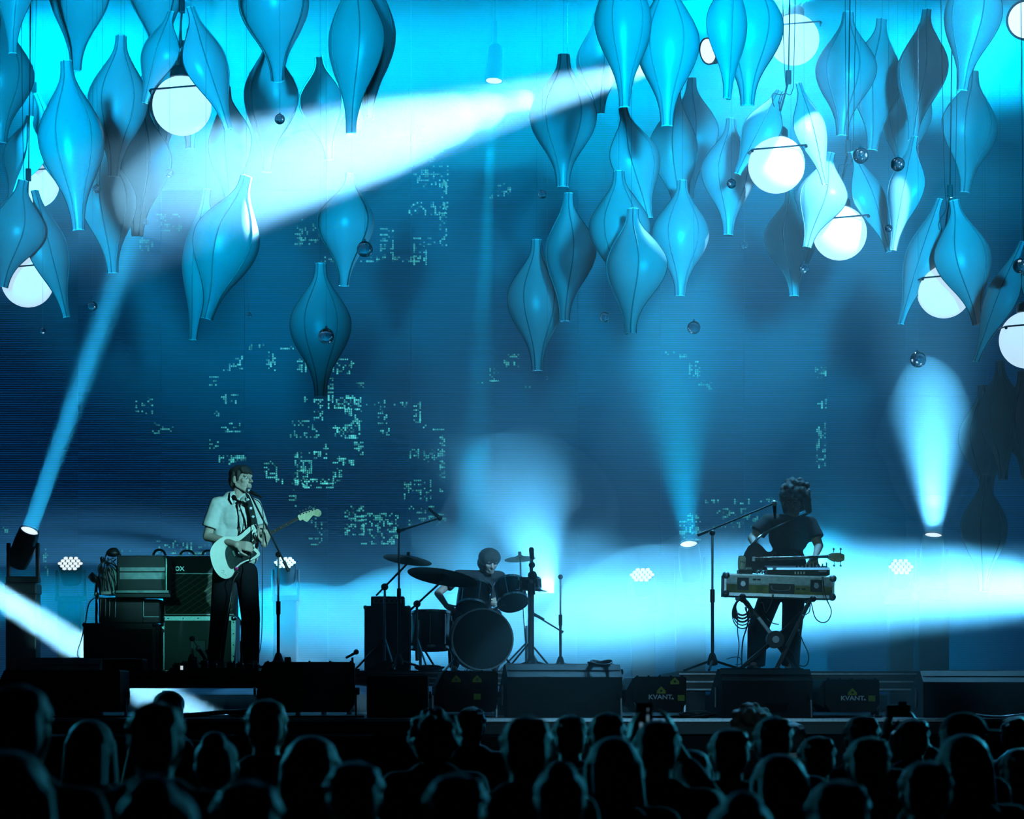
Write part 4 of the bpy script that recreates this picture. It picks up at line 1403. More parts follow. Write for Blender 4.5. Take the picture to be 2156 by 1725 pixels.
zf = ZR + .02
hub = P(1632, 1347, YT)
MB().cyl(hub + Vector((0, -.06, 0)), hub + Vector((0, .1, 0)), .075, seg=24).build('hub', 'black', t, True)
MB().cyl(hub + Vector((0, -.07, 0)), hub + Vector((0, -.06, 0)), .03, seg=16).build('hub_bolt', 'steel', t)
d1 = Vector((xat(1556, YT), YT - .02, zf))
beam(hub, d1, .06, 'cross_beam')
beam(hub, P(1596, 1300, YT), .05, 'cross_beam', 'steel')
beam(P(1596, 1300, YT + .02), P(1560, 1258, YT + .02), .045, 'cross_beam')
beam(P(1707, 1262, YT + .02), P(1690, 1295, YT + .02), .06, 'cross_beam')
beam(P(1692, 1292, YT + .02), Vector((xat(1634, YT), YT + .02, zf)), .055, 'leg')
beam(P(1690, 1290, YT + .05), hub, .06, 'cross_beam')
beam(hub + Vector((0, .06, 0)), Vector((xat(1690, YT), YT + .30, zf)), .045, 'leg')
MB().cyl(d1 + Vector((-.03, -.25, .0)), d1 + Vector((-.03, .3, .0)), .02, seg=10).build('foot_bar', 'rubber', t)
e1 = Vector((xat(1634, YT), YT, zf))
MB().cyl(e1 + Vector((0, -.25, 0)), e1 + Vector((0, .3, 0)), .02, seg=10).build('foot_bar', 'rubber', t)
for px in (1560, 1707):
    p = P(px, 1258 if px < 1600 else 1263, YT)
    MB().cyl(p + Vector((0, -.16, 0)), p + Vector((0, .3, 0)), .024, seg=12).build('support_arm', 'black', t)
    MB().ball(p + Vector((0, -.17, 0)), .028, seg=12, rings=8).build('end_cap', 'rubber', t, True)
# cables under the case
t = thing('cable_coil', 'coiled cable hanging from the left end of the flight case', 'cable', P(1562, 1300, YK - .05))
for k in range(5):
    rx, rz = (15 + k * 1.6), (17 + k * 3.5)
    pts = [P(1563 + rx * math.cos(2 * PI * i / 20), 1262 + rz + rz * math.sin(2 * PI * i / 20), YK - .06 - .008 * k) for i in range(21)]
    MB().tube(pts, .0085 if k < 3 else .005, 6).build('loop', 'rubber', t, True)
MB().ball(P(1564, 1262, YK - .07), .03, seg=10, rings=8).build('strap', 'black', t, True)
cabs = [
    ([(1553, 1290), (1553, 1330), (1556, 1360), (1552, 1400), (1556, 1414)], .004, 'thin cable hanging straight down at the left of the stand'),
    ([(1570, 1280), (1575, 1310), (1564, 1350), (1562, 1400), (1570, 1414)], .006, 'thick cable hanging beside the coil'),
    ([(1628, 1252), (1622, 1275), (1612, 1290), (1605, 1270), (1600, 1275), (1612, 1300), (1626, 1312), (1640, 1315)], .005, 'cable swinging between the player legs'),
    ([(1732, 1215), (1738, 1255), (1750, 1285), (1744, 1306), (1730, 1311), (1716, 1300), (1708, 1270)], .005, 'cable loop hanging from the right end of the flight case'),
    ([(1690, 1297), (1703, 1290), (1706, 1275)], .005, 'short cable bow at the right stand arm'),
    ([(1681, 1325), (1690, 1350), (1702, 1378), (1700, 1398), (1690, 1403), (1676, 1396), (1668, 1375), (1652, 1360)], .005, 'pale cable loop low behind the right stand leg'),
    ([(1530, 1388), (1545, 1384), (1558, 1386), (1560, 1398), (1548, 1400)], .003, 'thin wire bow on the riser beside the monitor'),
]
for pts, r, lb in cabs:
    q = [P(x, y, YK - .22 if y < 1300 else YK - .05) for x, y in pts]
    t = thing('cable', lb, 'cable', q[-1], 'cables around the keyboard stand')
    MB().tube(spline(q, 8), r, 6).build('lead', 'rubber', t, True)
    MB().cyl(q[0], q[0].lerp(q[1], .18), r * 1.8, seg=8).build('plug', 'steel', t)

# ================================================================== DRUM KIT
YD = 25.6


def drum(name, label, c, R, depth, axis, shell='black', group='drums of the kit', lugs=8, on=None):
    """cylinder drum with rims, lugs and heads; axis is its direction (batter side)"""
    c = Vector(c)
    ax_ = Vector(axis).normalized()
    q = ax_.to_track_quat('Z', 'Y').to_matrix()
    t = thing(name, label, 'drum', on or c, group)
    MB().lathe([(R * .97, -depth / 2), (R, -depth / 2 + .01), (R, depth / 2 - .01), (R * .97, depth / 2)], c, q, 36).build('shell', shell, t, True)
    for s in (-1, 1):
        MB().lathe([(R * .96, s * depth / 2 - .012), (R * 1.035, s * depth / 2 - .012), (R * 1.035, s * depth / 2 + .014), (R * .985, s * depth / 2 + .014), (R * .985, s * depth / 2)], c, q, 36, False).build('hoop', 'chrome', t, True)
        MB().lathe([(0.0001, s * (depth / 2 + .001)), (R * .97, s * depth / 2)], c, q, 36).build('drum_head', ('black' if name == 'bass_drum' else 'label') if s > 0 else 'black', t)
    for k in range(lugs):
        a = 2 * PI * k / lugs
        p0 = c + q @ Vector((R * 1.03 * math.cos(a), R * 1.03 * math.sin(a), -depth * .42))
        p1 = c + q @ Vector((R * 1.03 * math.cos(a), R * 1.03 * math.sin(a), depth * .42))
        MB().cyl(p0, p1, .007, seg=6).build('tension_rod', 'chrome', t)
    return t, q


M['shell'] = mat('drum_shell', (0.02, 0.03, 0.045), 0.25, noise=0.2)
# bass drum facing the audience
Rb = 0.30
cB = Vector((xat(1012, YD), YD, ZD + Rb + .02))
t, q = drum('bass_drum', 'large bass drum low behind the small laser projector', cB, Rb, .42, (0.1, -1, 0), 'shell', lugs=8, on=Vector((cB.x, cB.y, ZD)))
for s in (-1, 1):
    MB().cyl(cB + Vector((s * .22, -.1, -.15)), Vector((cB.x + s * .36, YD - .25, ZD)), .011, seg=8).build('spur', 'chrome', t)
# toms
cT = P(998, 1260, YD + .12)
t, q = drum('rack_tom', 'rack tom mounted above the bass drum', cT, .165, .24, (0.1, .5, .85), 'shell', lugs=6)
MB().cyl(cT + Vector((0, 0, -.1)), Vector((cB.x, cB.y + .05, cB.z + Rb - .01)), .014, seg=8).build('mount_post', 'chrome', t)
cT2 = P(1076, 1250, YD + .2)
t, q = drum('rack_tom', 'second tom with glinting rods right of the rack tom', cT2, .155, .22, (-.15, .55, .8), 'shell', lugs=6)
MB().cyl(cT2 + Vector((0, 0, -.1)), Vector((cB.x + .03, cB.y + .05, cB.z + Rb - .02)), .014, seg=8).build('mount_post', 'chrome', t)
cF = Vector((xat(905, YD), YD + .35, ZD + .42))
t, q = drum('floor_tom', 'floor tom standing left behind the bass drum', cF, .2, .36, (0, .1, 1), 'shell', lugs=8, on=Vector((cF.x, cF.y, ZD)))
for k in range(3):
    a = 2 * PI * k / 3
    e = cF + Vector((.215 * math.cos(a), .215 * math.sin(a), 0))
    MB().cyl(e + Vector((0, 0, .1)), Vector((e.x, e.y, ZD)), .009, seg=8).build('leg', 'chrome', t)
# snare on a stand with a tray cymbal beneath
cS = P(1115, 1229, 24.9)
t, q = drum('snare_drum', 'small side snare on a tall stand right of the kit', cS, .107, .10, (-.05, -.05, 1), 'shell', lugs=8, on=Vector((cS.x, cS.y, ZD)))
MB().cyl(cS + Vector((0, .02, -.06)), Vector((cS.x, cS.y + .02, ZD + .05)), .016, seg=10).build('stand_tube', 'chrome', t)
MB().lathe([(.02, -.03), (.05, -.035), (.12, -.06), (.155, -.068), (.12, -.064), (.05, -.04)], cS + Vector((.02, 0, 0)), Matrix.Rotation(D(3), 3, 'Y'), 28).build('tray_cymbal', 'brass', t, True)
for k in range(3):
    a = 2 * PI * k / 3 + .5
    MB().cyl(Vector((cS.x, cS.y + .02, ZD + .28)), Vector((cS.x + .26 * math.cos(a), cS.y + .26 * math.sin(a), ZD + .01)), .01, seg=8).build('leg', 'chrome', t)


def cymbal(label, px, py, wpx, tilt, base_px, Y, boomed=True, depth_tilt=-8):
    R_ = wpx * S(Y) / 2
    c = P(px, py, Y)
    rot = (Matrix.Rotation(D(depth_tilt), 3, 'X') @ Matrix.Rotation(D(tilt), 3, 'Y'))
    base = Vector((xat(base_px, Y), Y, ZD))
    t = thing('cymbal_stand', label, 'cymbal', base, 'cymbals of the kit')
    MB().lathe([(.008, .032), (.03, .03), (.05, .018), (R_ * .5, .006), (R_, -.008), (R_, -.0105), (R_ * .5, .0035), (.05, .014), (.03, .025), (.008, .028)], c, rot, 40).build('cymbal', 'brass', t, True)
    up = rot @ Vector((0, 0, 1))
    MB().cyl(c - up * .05, c + up * .075, .006, seg=8).build('tilter_rod', 'chrome', t)
    MB().cyl(c + up * .03, c + up * .07, .017, seg=10).build('felt', 'black', t)
    if boomed:
        el = Vector((base.x, Y, P(0, py + 58, Y).z))
        far = el + (el - (c - up * .05)).normalized() * .12
        MB().cyl(c - up * .05, far, .010, seg=8).build('boom_arm', 'blackmetal', t)
        MB().ball(el, .036, seg=10, rings=8).build('boom_joint', 'black', t, True)
        top = el
    else:
        top = c - up * .05
    MB().cyl(top, Vector((base.x, Y, ZD + .25)), .012, seg=8).build('upper_tube', 'chrome', t)
    MB().cyl(Vector((base.x, Y, ZD + .5)), Vector((base.x, Y, ZD + .1)), .017, seg=8).build('lower_tube', 'chrome', t)
    for k in range(3):
        a = 2 * PI * k / 3 + .9
        MB().cyl(Vector((base.x, Y, ZD + .32)), Vector((base.x + .3 * math.cos(a), Y + .3 * math.sin(a), ZD + .01)), .010, seg=8).build('leg', 'chrome', t)
    return t


cymbal('crash cymbal on a boom at the left of the drum kit', 858, 1178, 104, 8, 810, 25.0)
cymbal('big dark ride cymbal tilted in front of the drummer', 932, 1214, 150, 9, 878, 24.9, True, -11)
cymbal('faint cymbal behind the right of the kit', 1095, 1176, 66, -4, 1108, 27.0, False)
# bass amp and cabinet left of the kit
yb4 = zpx(ZD, 25.2)
t = thing('speaker_cabinet', 'tall dark speaker cabinet at the left end of the drum riser', 'cabinet', P(812, yb4, 25.5))
face(767, 862, 1276, yb4, 25.2, .4, .01).build('cabinet', 'wedge', t)
face(774, 855, 1284, yb4 - 6, 25.19, .012, .003).build('grille', 'mesh', t)
for s in (769, 860):
    MB().ball(P(s, 1279, 25.21), .02, seg=8, rings=6).build('corner', 'steel', t, True)
t = thing('amplifier_head', 'flat amplifier head lying on the drum side cabinet', 'amplifier', P(815, 1276, 25.4))
face(781, 850, 1256, 1275.6, 25.25, .3, .006).build('amp_body', 'tolex', t)
face(785, 846, 1260, 1271, 25.24, .012, 0).build('front_panel', 'steel', t)
for k in range(5):
    MB().cyl(P(792 + 11 * k, 1266, 25.24), P(792 + 11 * k, 1266, 25.225), .012, seg=8).build('knob', 'black', t)
# stands around the kit
mic_stand('tall boom microphone stand left of the drummer', Vector((xat(840, 24.5), 24.5, ZD)), P(840, 1118, 24.5).z, P(842, 1118, 24.5), P(926, 1091, 24.6), 24.5, mic_dir=(.6, 0, -.5))
t = mic_stand('thick straight microphone stand right of the drummer', Vector((xat(1119, 24.6), 24.6, ZD)), P(1120, 1165, 24.6).z, None, None, 24.6, r=.02, clutch=.7)
p = P(1121, 1212, 24.6)
MB().ball(p, .045, seg=12, rings=10).build('shock_mount', 'black', t, True)
MB().ball(P(1120, 1190, 24.6), .032, seg=12, rings=10).build('shock_mount', 'black', t, True)
MB().cap(P(1120, 1175, 24.6), P(1119, 1158, 24.6), .022, .026).build('microphone', 'blackmetal', t, True)
mic_stand('slim pale stand at the right of the drum riser', Vector((xat(1180, 26.0), 26.0, ZD)), P(1174, 1215, 26.0).z, P(1186, 1332, 26.0), P(1120, 1292, 26.0), 26.0, mic_dir=(-.6, 0, .3))
t = thing('kick_microphone', 'small microphone on a low clip left of the speaker cabinet', 'microphone', Vector((xat(742, 24.6), 24.6, ZD)))
MB().cyl(Vector((xat(742, 24.6), 24.6, ZD)), P(742, 1385, 24.6), .011, seg=8).build('post', 'blackmetal', t)
MB().ball(P(750, 1373, 24.6), .026, seg=12, rings=8).build('mic_capsule', 'black', t, True)
MB().cyl(P(728, 1386, 24.6), P(750, 1374, 24.6), .012, seg=8).build('arm', 'blackmetal', t)
MB().cyl(P(742, zpx(ZD, 24.6), 24.6), P(742, zpx(ZD, 24.6) - 4, 24.6), .07, seg=18).build('round_base', 'black', t)
coil('cable_coil', 'loose cables on the drum riser front', 'cable', Vector((xat(905, 24.6), 24.6, ZD)), .13, 5, .008, seed=21, flat=.5)

# ================================================================== LIGHT FIXTURES
def moving_head(label, px, py, Y, dirv, lens_r=.095, tower=True, ztop=None):
    """moving-head lamp: base, yoke, barrel with a lit lens; stands on a black tower"""
    c = P(px, py, Y)
    d = Vector(dirv).normalized()
    q = d.to_track_quat('Z', 'Y').to_matrix()
    piv = c - d * .22
    foot = Vector((piv.x, piv.y, STG))
    t = thing('moving_head_lamp', label, 'stage lamp', foot if tower else piv, 'moving head lamps on towers')
    L = lens_r
    MB().lathe([(L * .85, -.44), (L * 1.15, -.42), (L * 1.3, -.3), (L * 1.25, -.12), (L * 1.15, -.004), (L * 1.02, 0), (L * 1.0, -.012)], c, q, 28).build('barrel', 'blackmetal', t, True)
    ln = MB().lathe([(.0001, .006), (L * .6, .003), (L * .98, -.008)], c, q, 28).build('lens', 'lens', t, True)
    MB().lathe([(L * .99, -.005), (L * 1.12, -.005), (L * 1.12, .012), (L * 1.0, .012)], c, q, 28, False).build('lens_ring', 'steel', t, True)
    for s in (-1, 1):
        MB().box(piv + Vector((s * (L * 1.3 + .03), 0, -.12)), (.035, .09, .36), bev=.01).build('yoke_arm', 'black', t)
    MB().box(piv + Vector((0, 0, -.33)), (L * 2.6 + .1, .14, .07), bev=.015).build('yoke_bridge', 'black', t)
    MB().box(piv + Vector((0, 0, -.43)), (.34, .30, .12), bev=.02).build('lamp_base', 'black', t)
    if tower:
        zt_ = piv.z - .49
        MB().box((piv.x, piv.y, (STG + zt_) / 2), (.32, .28, zt_ - STG), bev=.01).build('tower', 'black', t)
        MB().box((piv.x, piv.y, STG + .012), (.5, .45, .024), bev=.005).build('tower_foot', 'blackmetal', t)
    return t


moving_head('moving head lamp at the left edge shooting a narrow beam up', 62, 1118, 27.0, P(285, 480, 25.5) - P(66, 1105, 27.0))
moving_head('moving head lamp right of centre shining upward', 1450, 1146, 28.0, (-.12, -.55, 1.0))
moving_head('moving head lamp under the bright smoke plume at right', 1965, 1127, 27.0, (0, -.42, 1.0))


def honeycomb(label, px, py, Y, dirv, Rr=.125, tower=True, half=False):
    c = P(px, py, Y)
    d = Vector(dirv).normalized()
    q = d.to_track_quat('Z', 'Y').to_matrix()
    piv = c - d * .14
    t = thing('wash_light', label, 'stage lamp', Vector((piv.x, piv.y, STG)), 'honeycomb LED wash lamps')
    MB().lathe([(Rr * .6, -.26), (Rr * .95, -.22), (Rr * 1.08, -.08), (Rr * 1.06, 0), (Rr * 1.0, .004), (.0001, .002)], c, q, 28).build('lamp_head', 'blackmetal', t, True)
    # nineteen hexagonal lenses
    a = Rr * .225
    hexm = MB().prism([(a * math.cos(PI / 3 * k + PI / 6) * .86, a * math.sin(PI / 3 * k + PI / 6) * .86) for k in range(6)], 'z', 0.004, .012).mesh('hex_lens')
    hexm.materials.append(M['lens'])
    for r_ in range(-2, 3):
        for c_ in range(-2, 3):
            if abs(r_ + c_) > 2:
                continue
            x = (c_ + r_ / 2) * a * 2.0
            y = r_ * a * 1.75
            o = link('hex_lens', hexm, None, t)
            o.location = c + q @ Vector((x, y, 0)) - t.location
            o.rotation_euler = q.to_euler()
    for s in (-1, 1):
        MB().box(piv + Vector((s * (Rr + .03), 0, -.1)), (.03, .08, .3), bev=.008).build('yoke_arm', 'black', t)
    MB().box(piv + Vector((0, 0, -.27)), (Rr * 2 + .09, .14, .06), bev=.012).build('yoke_bridge', 'black', t)
    zt_ = piv.z - .3
    MB().box((piv.x, piv.y, (STG + zt_) / 2), (.26, .24, zt_ - STG), bev=.01).build('tower', 'black', t)
    return t


honeycomb('honeycomb LED lamp left of the equipment tower', 148, 1188, 28.2, (.05, -.62, .78))
honeycomb('honeycomb LED lamp seen behind the singer stand', 600, 1186, 28.2, (.0, -.55, .8), .11)
honeycomb('honeycomb LED lamp right of the drum kit', 1352, 1212, 28.4, (-.1, -.62, .78))
honeycomb('honeycomb LED lamp left of the bright plume lamp', 1897, 1195, 28.0, (-.05, -.7, .7))

# ceiling and the lamps that hang from it
struct('ceiling', MB().box((0, 24.4, 10.29), (20, 13, 0.08)), 'drape', 'dark stage roof above the hanging lanterns', 'roof')


def hung(label, px, py, Y, dirv, R_):
    c = P(px, py, Y)
    d = Vector(dirv).normalized()
    q = d.to_track_quat('Z', 'Y').to_matrix()
    t = thing('hanging_lamp', label, 'stage lamp', c)
    MB().lathe([(R_ * .6, -.42), (R_ * .95, -.38), (R_ * 1.1, -.1), (R_ * 1.1, 0), (R_, -.012)], c, q, 28).build('can', 'blackmetal', t, True)
    MB().lathe([(.0001, .004), (R_ * .97, -.004)], c, q, 28).build('lens', 'lens', t)
    p = c - d * .2
    MB().box(p + Vector((0, 0, .3)), (.05, .05, .35), bev=.008).build('yoke', 'black', t)
    MB().cyl(p + Vector((0, 0, .3)), Vector((p.x, p.y, 10.25)), .02, seg=8).build('drop_pipe', 'black', t)
    return t


hung('small down light hanging from the roof at top centre', 1040, 171, 28.3, (-.05, -.12, -1), .09)
hung('large round lamp cut by the top right corner', 2160, 42, 24.0, (-.35, -.9, -.25), .17)
hung('lamp glaring from behind the petals at the top right', 1490, 108, 22.9, (-.86, -.55, -.28), .11)

# ================================================================== PEOPLE
def head_shapes(mb, c, R, s=1.0, neck=True):
    """head facing local -Y; c is the middle of the head"""
    def p(x, y, z):
        return Vector(c) + R @ Vector((x * s, y * s, z * s))

    def b(x, y, z, r):
        mb.ball(p(x, y, z), tuple(k * s for k in r), R)
    b(0, .012, .028, (.073, .094, .086))
    b(0, -.028, -.034, (.061, .064, .075))
    b(0, -.060, -.094, (.032, .030, .024))
    for k in (-1, 1):
        mb.cap(p(k * .052, .0, -.050), p(k * .02, -.056, -.096), .022 * s, .020 * s)
        b(k * .041, -.060, -.020, (.024, .024, .022))
        b(k * .011, -.103, -.033, (.009, .010, .008))
        b(k * .077, .012, -.006, (.010, .020, .031))
    mb.cap(p(0, -.090, .010), p(0, -.115, -.028), .009 * s, .012 * s)
    mb.cap(p(-.040, -.079, .023), p(.040, -.079, .023), .013 * s, .013 * s)
    mb.cap(p(-.017, -.090, -.060), p(.017, -.090, -.060), .009 * s, .009 * s)
    mb.cap(p(-.015, -.089, -.073), p(.015, -.089, -.073), .009 * s, .009 * s)


def hand_shapes(mb, wrist, f, n, thumb, curl=(.5, .6, .5), size=1.0, spread=.10):
    """palm, four fingers of different length and a thumb; f forward, n the way the palm faces, thumb +1/-1 side"""
    f = Vector(f).normalized()
    n = Vector(n)
    n = (n - f * n.dot(f)).normalized()
    sd = f.cross(n).normalized() * thumb
    w = Vector(wrist)
    for i, (u, ln) in enumerate(((1.0, .92), (.34, 1.0), (-.34, .94), (-1.0, .76))):
        kn = w + f * (.088 if i < 3 else .082) * size + sd * u * .032 * size
        mb.cap(w + sd * u * .018 * size, kn, .015 * size, .0125 * size)
        d = (f + sd * u * spread).normalized()
        a = 0.0
        q = kn
        for ph, (L, r) in enumerate(((.044, .0098), (.028, .0088), (.022, .0078))):
            a += curl[ph]
            e = q + (d * math.cos(a) + n * math.sin(a)) * L * ln * size
            mb.cap(q, e, r * size, r * .92 * size, seg=10)
            q = e
    t0 = w + f * .026 * size + sd * .026 * size
    t1 = t0 + (f * .55 + sd * .75 + n * .25).normalized() * .042 * size
    t2 = t1 + (f * .85 + sd * .30 + n * .40).normalized() * .034 * size
    t3 = t2 + (f * .90 + sd * .05 + n * .45).normalized() * .026 * size
    mb.cap(t0, t1, .015 * size, .0115 * size)
    mb.cap(t1, t2, .0112 * size, .010 * size)
    mb.cap(t2, t3, .010 * size, .0085 * size)


def rotz(a):
    return Matrix.Rotation(D(a), 3, 'Z')


def rotx(a):
    return Matrix.Rotation(D(a), 3, 'X')


def smooth_link(name, me, m, parent):
    me.materials.clear()
    o = link(name, me, m, parent)
    me.polygons.foreach_set('use_smooth', [True] * len(me.polygons))
    return o


def person_mesh_offset(me, off):
    me.transform(Matrix.Translation(-Vector(off)))


M['shirt'] = mat('pale_linen_shirt', (0.55, 0.56, 0.52), 0.85, noise=0.08, nscale=30, bump=0.35, bscale=22)
M['trousers'] = mat('black_trousers', (0.008, 0.009, 0.012), 0.9, spec=0.1, noise=0.2, bump=0.3, bscale=18)
M['shoe'] = mat('black_shoe', (0.012, 0.012, 0.012), 0.5, noise=0.2)
M['eye'] = mat('eye_white', (0.7, 0.7, 0.7), 0.2)
M['iris'] = mat('iris', (0.03, 0.02, 0.015), 0.2)
M['button'] = mat('dark_button', (0.03, 0.03, 0.03), 0.4)


# ------------------------------------------------------------------ the singer
Y0 = 22.10


def G(px, py, dy=0.0):
    return P(px, py, Y0 + dy)


sole = zpx(ZR, Y0)
singer = thing('person', 'singer in a pale short sleeved shirt and black trousers playing a white guitar', 'person', Vector((xat(490, Y0), Y0, ZR)), 'musicians on the stage')
hc = G(507, 1010, -.03)
HR = rotz(58) @ rotx(-4)
shR, elR, wrR = G(457, 1063, -.05), G(437, 1130, -.05), G(498, 1147, -.27)
shL, elL, wrL = G(535, 1065, .05), G(552, 1128, -.02), G(556, 1147, -.25)
nk = G(499, 1052, 0)
hipR, knR, anR = G(471, 1205, 0), G(462, 1305, -.02), G(452, sole - 22, 0)
hipL, knL, anL = G(519, 1205, 0), G(528, 1305, -.02), G(529, sole - 22, 0)
toR, toL = G(462, sole - 7, -.17), G(545, sole - 7, -.15)
mb = MB()
head_shapes(mb, hc, HR, 1.02)
mb.cap(hc + HR @ Vector((0, .015, -.06)), nk + Vector((0, 0, -.02)), .053, .058)
mb.cap(shR, shL, .06, .06)
mb.ball(G(496, 1088), (.15, .10, .16))
mb.ball(G(496, 1140), (.14, .095, .14))
mb.ball(G(496, 1195), (.15, .10, .10))
for (a, b, c) in ((shR, elR, wrR), (shL, elL, wrL)):
    mb.cap(a, b, .052, .042)
    mb.cap(b, c, .042, .027)
hand_shapes(mb, wrR, G(519, 1150, -.29) - wrR, Vector((.1, .9, -.35)), -1, (.35, .7, .5), 1.0, .06)
hand_shapes(mb, wrL, Vector((.25, -.18, .95)), Vector((-.55, .8, .1)), 1, (.45, .9, .7), .98, .12)
for (a, b, c, t_) in ((hipR, knR, anR, toR), (hipL, knL, anL, toL)):
    mb.cap(a, b, .085, .058)
    mb.cap(b, c, .056, .038)
    mb.cap(c, t_, .038, .030)
me = remesh(mb, .0052, 3, .5)
person_mesh_offset(me, singer.location)
smooth_link('body', me, 'skin', singer)
# eyes
for k in (-1, 1):
    p = hc + HR @ Vector((k * .031, -.0805, .002))
    e = MB().ball(p, .0115, seg=12, rings=8).build('eye', 'eye', singer, True)
    MB().ball(hc + HR @ Vector((k * .031, -.089, .001)), .0055, seg=10, rings=6).build('iris', 'iris', e, True)
# hair
mb = MB()


def hp(x, y, z):
    return hc + HR @ Vector((x, y, z))


mb.ball(hp(0, .018, .052), (.080, .098, .078), HR)
mb.ball(hp(0, .058, -.005), (.071, .058, .085), HR)
for i in range(7):
    x = -.054 + .018 * i
    mb.cap(hp(x, -.055, .105 - abs(x) * .4), hp(x * 1.1 + .004 * (i % 2), -.094 + abs(x) * .35, .050 - .006 * (i % 3)), .018, .009)
for k in (-1, 1):
    mb.cap(hp(k * .069, -.028, .055), hp(k * .075, -.024, -.012), .018, .009)
    mb.cap(hp(k * .070, .02, .05), hp(k * .070, .05, -.045), .02, .014)
me = remesh(mb, .006, 2, .4)
person_mesh_offset(me, singer.location)
smooth_link('hair', me, 'hair', singer)
# shirt
mb = MB()
mb.cap(shR + Vector((.02, 0, .005)), shL + Vector((-.02, 0, .005)), .068, .068)
mb.cap(G(484, 1050), G(514, 1051), .062, .062)
mb.ball(G(496, 1090), (.178, .122, .175))
mb.cap(G(468, 1075, -.01), G(470, 1170, -.01), .085, .098)
mb.cap(G(524, 1075, .01), G(522, 1170, .01), .085, .095)
mb.ball(G(496, 1140), (.170, .120, .15))
mb.ball(G(496, 1178), (.168, .116, .075))
for (a, b, u) in ((shR, elR, .72), (shL, elL, .72)):
    e = a.lerp(b, u)
    mb.cyl(a, e, .066, .076, seg=20)
    mb.ball(a, .067)
me = remesh(mb, .009, 5, .5)
person_mesh_offset(me, singer.location)
sh = smooth_link('shirt', me, 'shirt', singer)
# collar flaps, placket, buttons
for flap in (((485, 1036), (494, 1034), (500, 1056), (489, 1062), (484, 1050)), ((507, 1050), (517, 1042), (521, 1052), (516, 1061), (508, 1063))):
    fr = [G(x, y, -.118 if i > 1 else -.07) for i, (x, y) in enumerate(flap)]
    bk = [v + Vector((0, .012, 0)) for v in fr]
    n = len(fr)
    mb = MB().add(fr + bk, [tuple(range(n)), tuple(range(n, 2 * n))[::-1]] + [(i, n + i, n + (i + 1) % n, (i + 1) % n) for i in range(n)])
    mb.build('collar', 'shirt', singer)
mb = MB()
pl = [G(503, 1062, -.122), G(505, 1085, -.128), G(506, 1110, -.128), G(507, 1140, -.126)]
for a, b in zip(pl, pl[1:]):
    mb.box((a + b) / 2, (.028, .008, (a - b).length * 1.02), (b - a).to_track_quat('Z', 'Y').to_matrix())
mb.build('placket', 'shirt', singer)
for y in (1075, 1099, 1122):
    MB().cyl(G(505.5, y, -.130), G(505.5, y, -.138), .007, seg=10).build('button', 'button', singer)
# trousers and shoes
mb = MB()
mb.ball(G(496, 1198), (.172, .122, .115))
for (a, b, c) in ((hipR, knR, anR), (hipL, knL, anL)):
    mb.cap(a, b, .098, .082)
    mb.cyl(b, c + Vector((0, 0, -.035)), .080, .069, seg=24)
    mb.ball(b, .082)
me = remesh(mb, .010, 6, .5)
person_mesh_offset(me, singer.location)
smooth_link('trousers', me, 'trousers', singer)
for (a, t_) in ((anR, toR), (anL, toL)):
    mb = MB()
    hl = Vector((a.x, a.y + .05, ZR + .035))
    mb.cap(hl, Vector((t_.x, t_.y, ZR + .028)), .040, .034)
    mb.cap(a + Vector((0, 0, .01)), hl, .044, .042)
    mb.box((hl + Vector((t_.x, t_.y, 0))) / 2 * 1 + Vector((0, 0, 0)) if False else Vector(((hl.x + t_.x) / 2, (hl.y + t_.y) / 2, ZR + .011)), (.075, .25, .018), Matrix.Rotation(math.atan2(t_.x - hl.x, -(t_.y - hl.y)), 3, 'Z'), .004)
    me = remesh(mb, .008, 2, .4)
    person_mesh_offset(me, singer.location)
    s_ = smooth_link('shoe', me, 'shoe', singer)
    MB().box(Vector(((hl.x + t_.x) / 2, (hl.y + t_.y) / 2 - .003, ZR + .010)), (.08, .26, .010), Matrix.Rotation(math.atan2(t_.x - hl.x, -(t_.y - hl.y)), 3, 'Z')).build('sole', 'label', s_)

# ------------------------------------------------------------------ the white guitar
YG = 21.88


def Z1(zx, zy, dy=0.0):
    return P(380 + zx / 3.52, 950 + zy / 3.52, YG + dy)


def slab(pts, y0, y1, n=5, closed=True):
    """outline in the zoomed photograph extruded from y0 to y1 (offsets from the guitar face)"""
    q = [Vector((x, y, 0)) for x, y in pts]
    if n > 1:
        q = spline(q + [q[0]], n)[:-1]
    k = len(q)
    fr = [Z1(v.x, v.y, y0) for v in q]
    bk = [a + Vector((0, y1 - y0, 0)) for a in fr]
    return MB().add(fr + bk, [tuple(range(k)), tuple(range(k, 2 * k))[::-1]] + [(i, k + i, k + (i + 1) % k, (i + 1) % k) for i in range(k)])


gtr = thing('electric_guitar', 'white electric guitar with dark pickguard held by the singer', 'guitar', Z1(400, 760), 'guitars')
M['gwhite'] = mat('cream_lacquer', (0.78, 0.78, 0.68), 0.22, noise=0.04)
M['guard'] = mat('dark_pickguard', (0.02, 0.03, 0.03), 0.2, noise=0.4, nscale=40)
M['rosewood'] = mat('rosewood', (0.05, 0.03, 0.02), 0.5, noise=0.3, nscale=80)
M['maple'] = mat('pale_maple', (0.75, 0.66, 0.42), 0.35, noise=0.08, nscale=50)
slab([(548, 540), (505, 566), (455, 612), (405, 634), (320, 636), (255, 680), (222, 738), (226, 805), (250, 875), (290, 928), (335, 947), (378, 930), (405, 884), (440, 845), (490, 818), (545, 802), (586, 772), (578, 740), (550, 712), (552, 680), (556, 645), (543, 622), (560, 596), (568, 560)], 0, .042).build('body', 'gwhite', gtr)
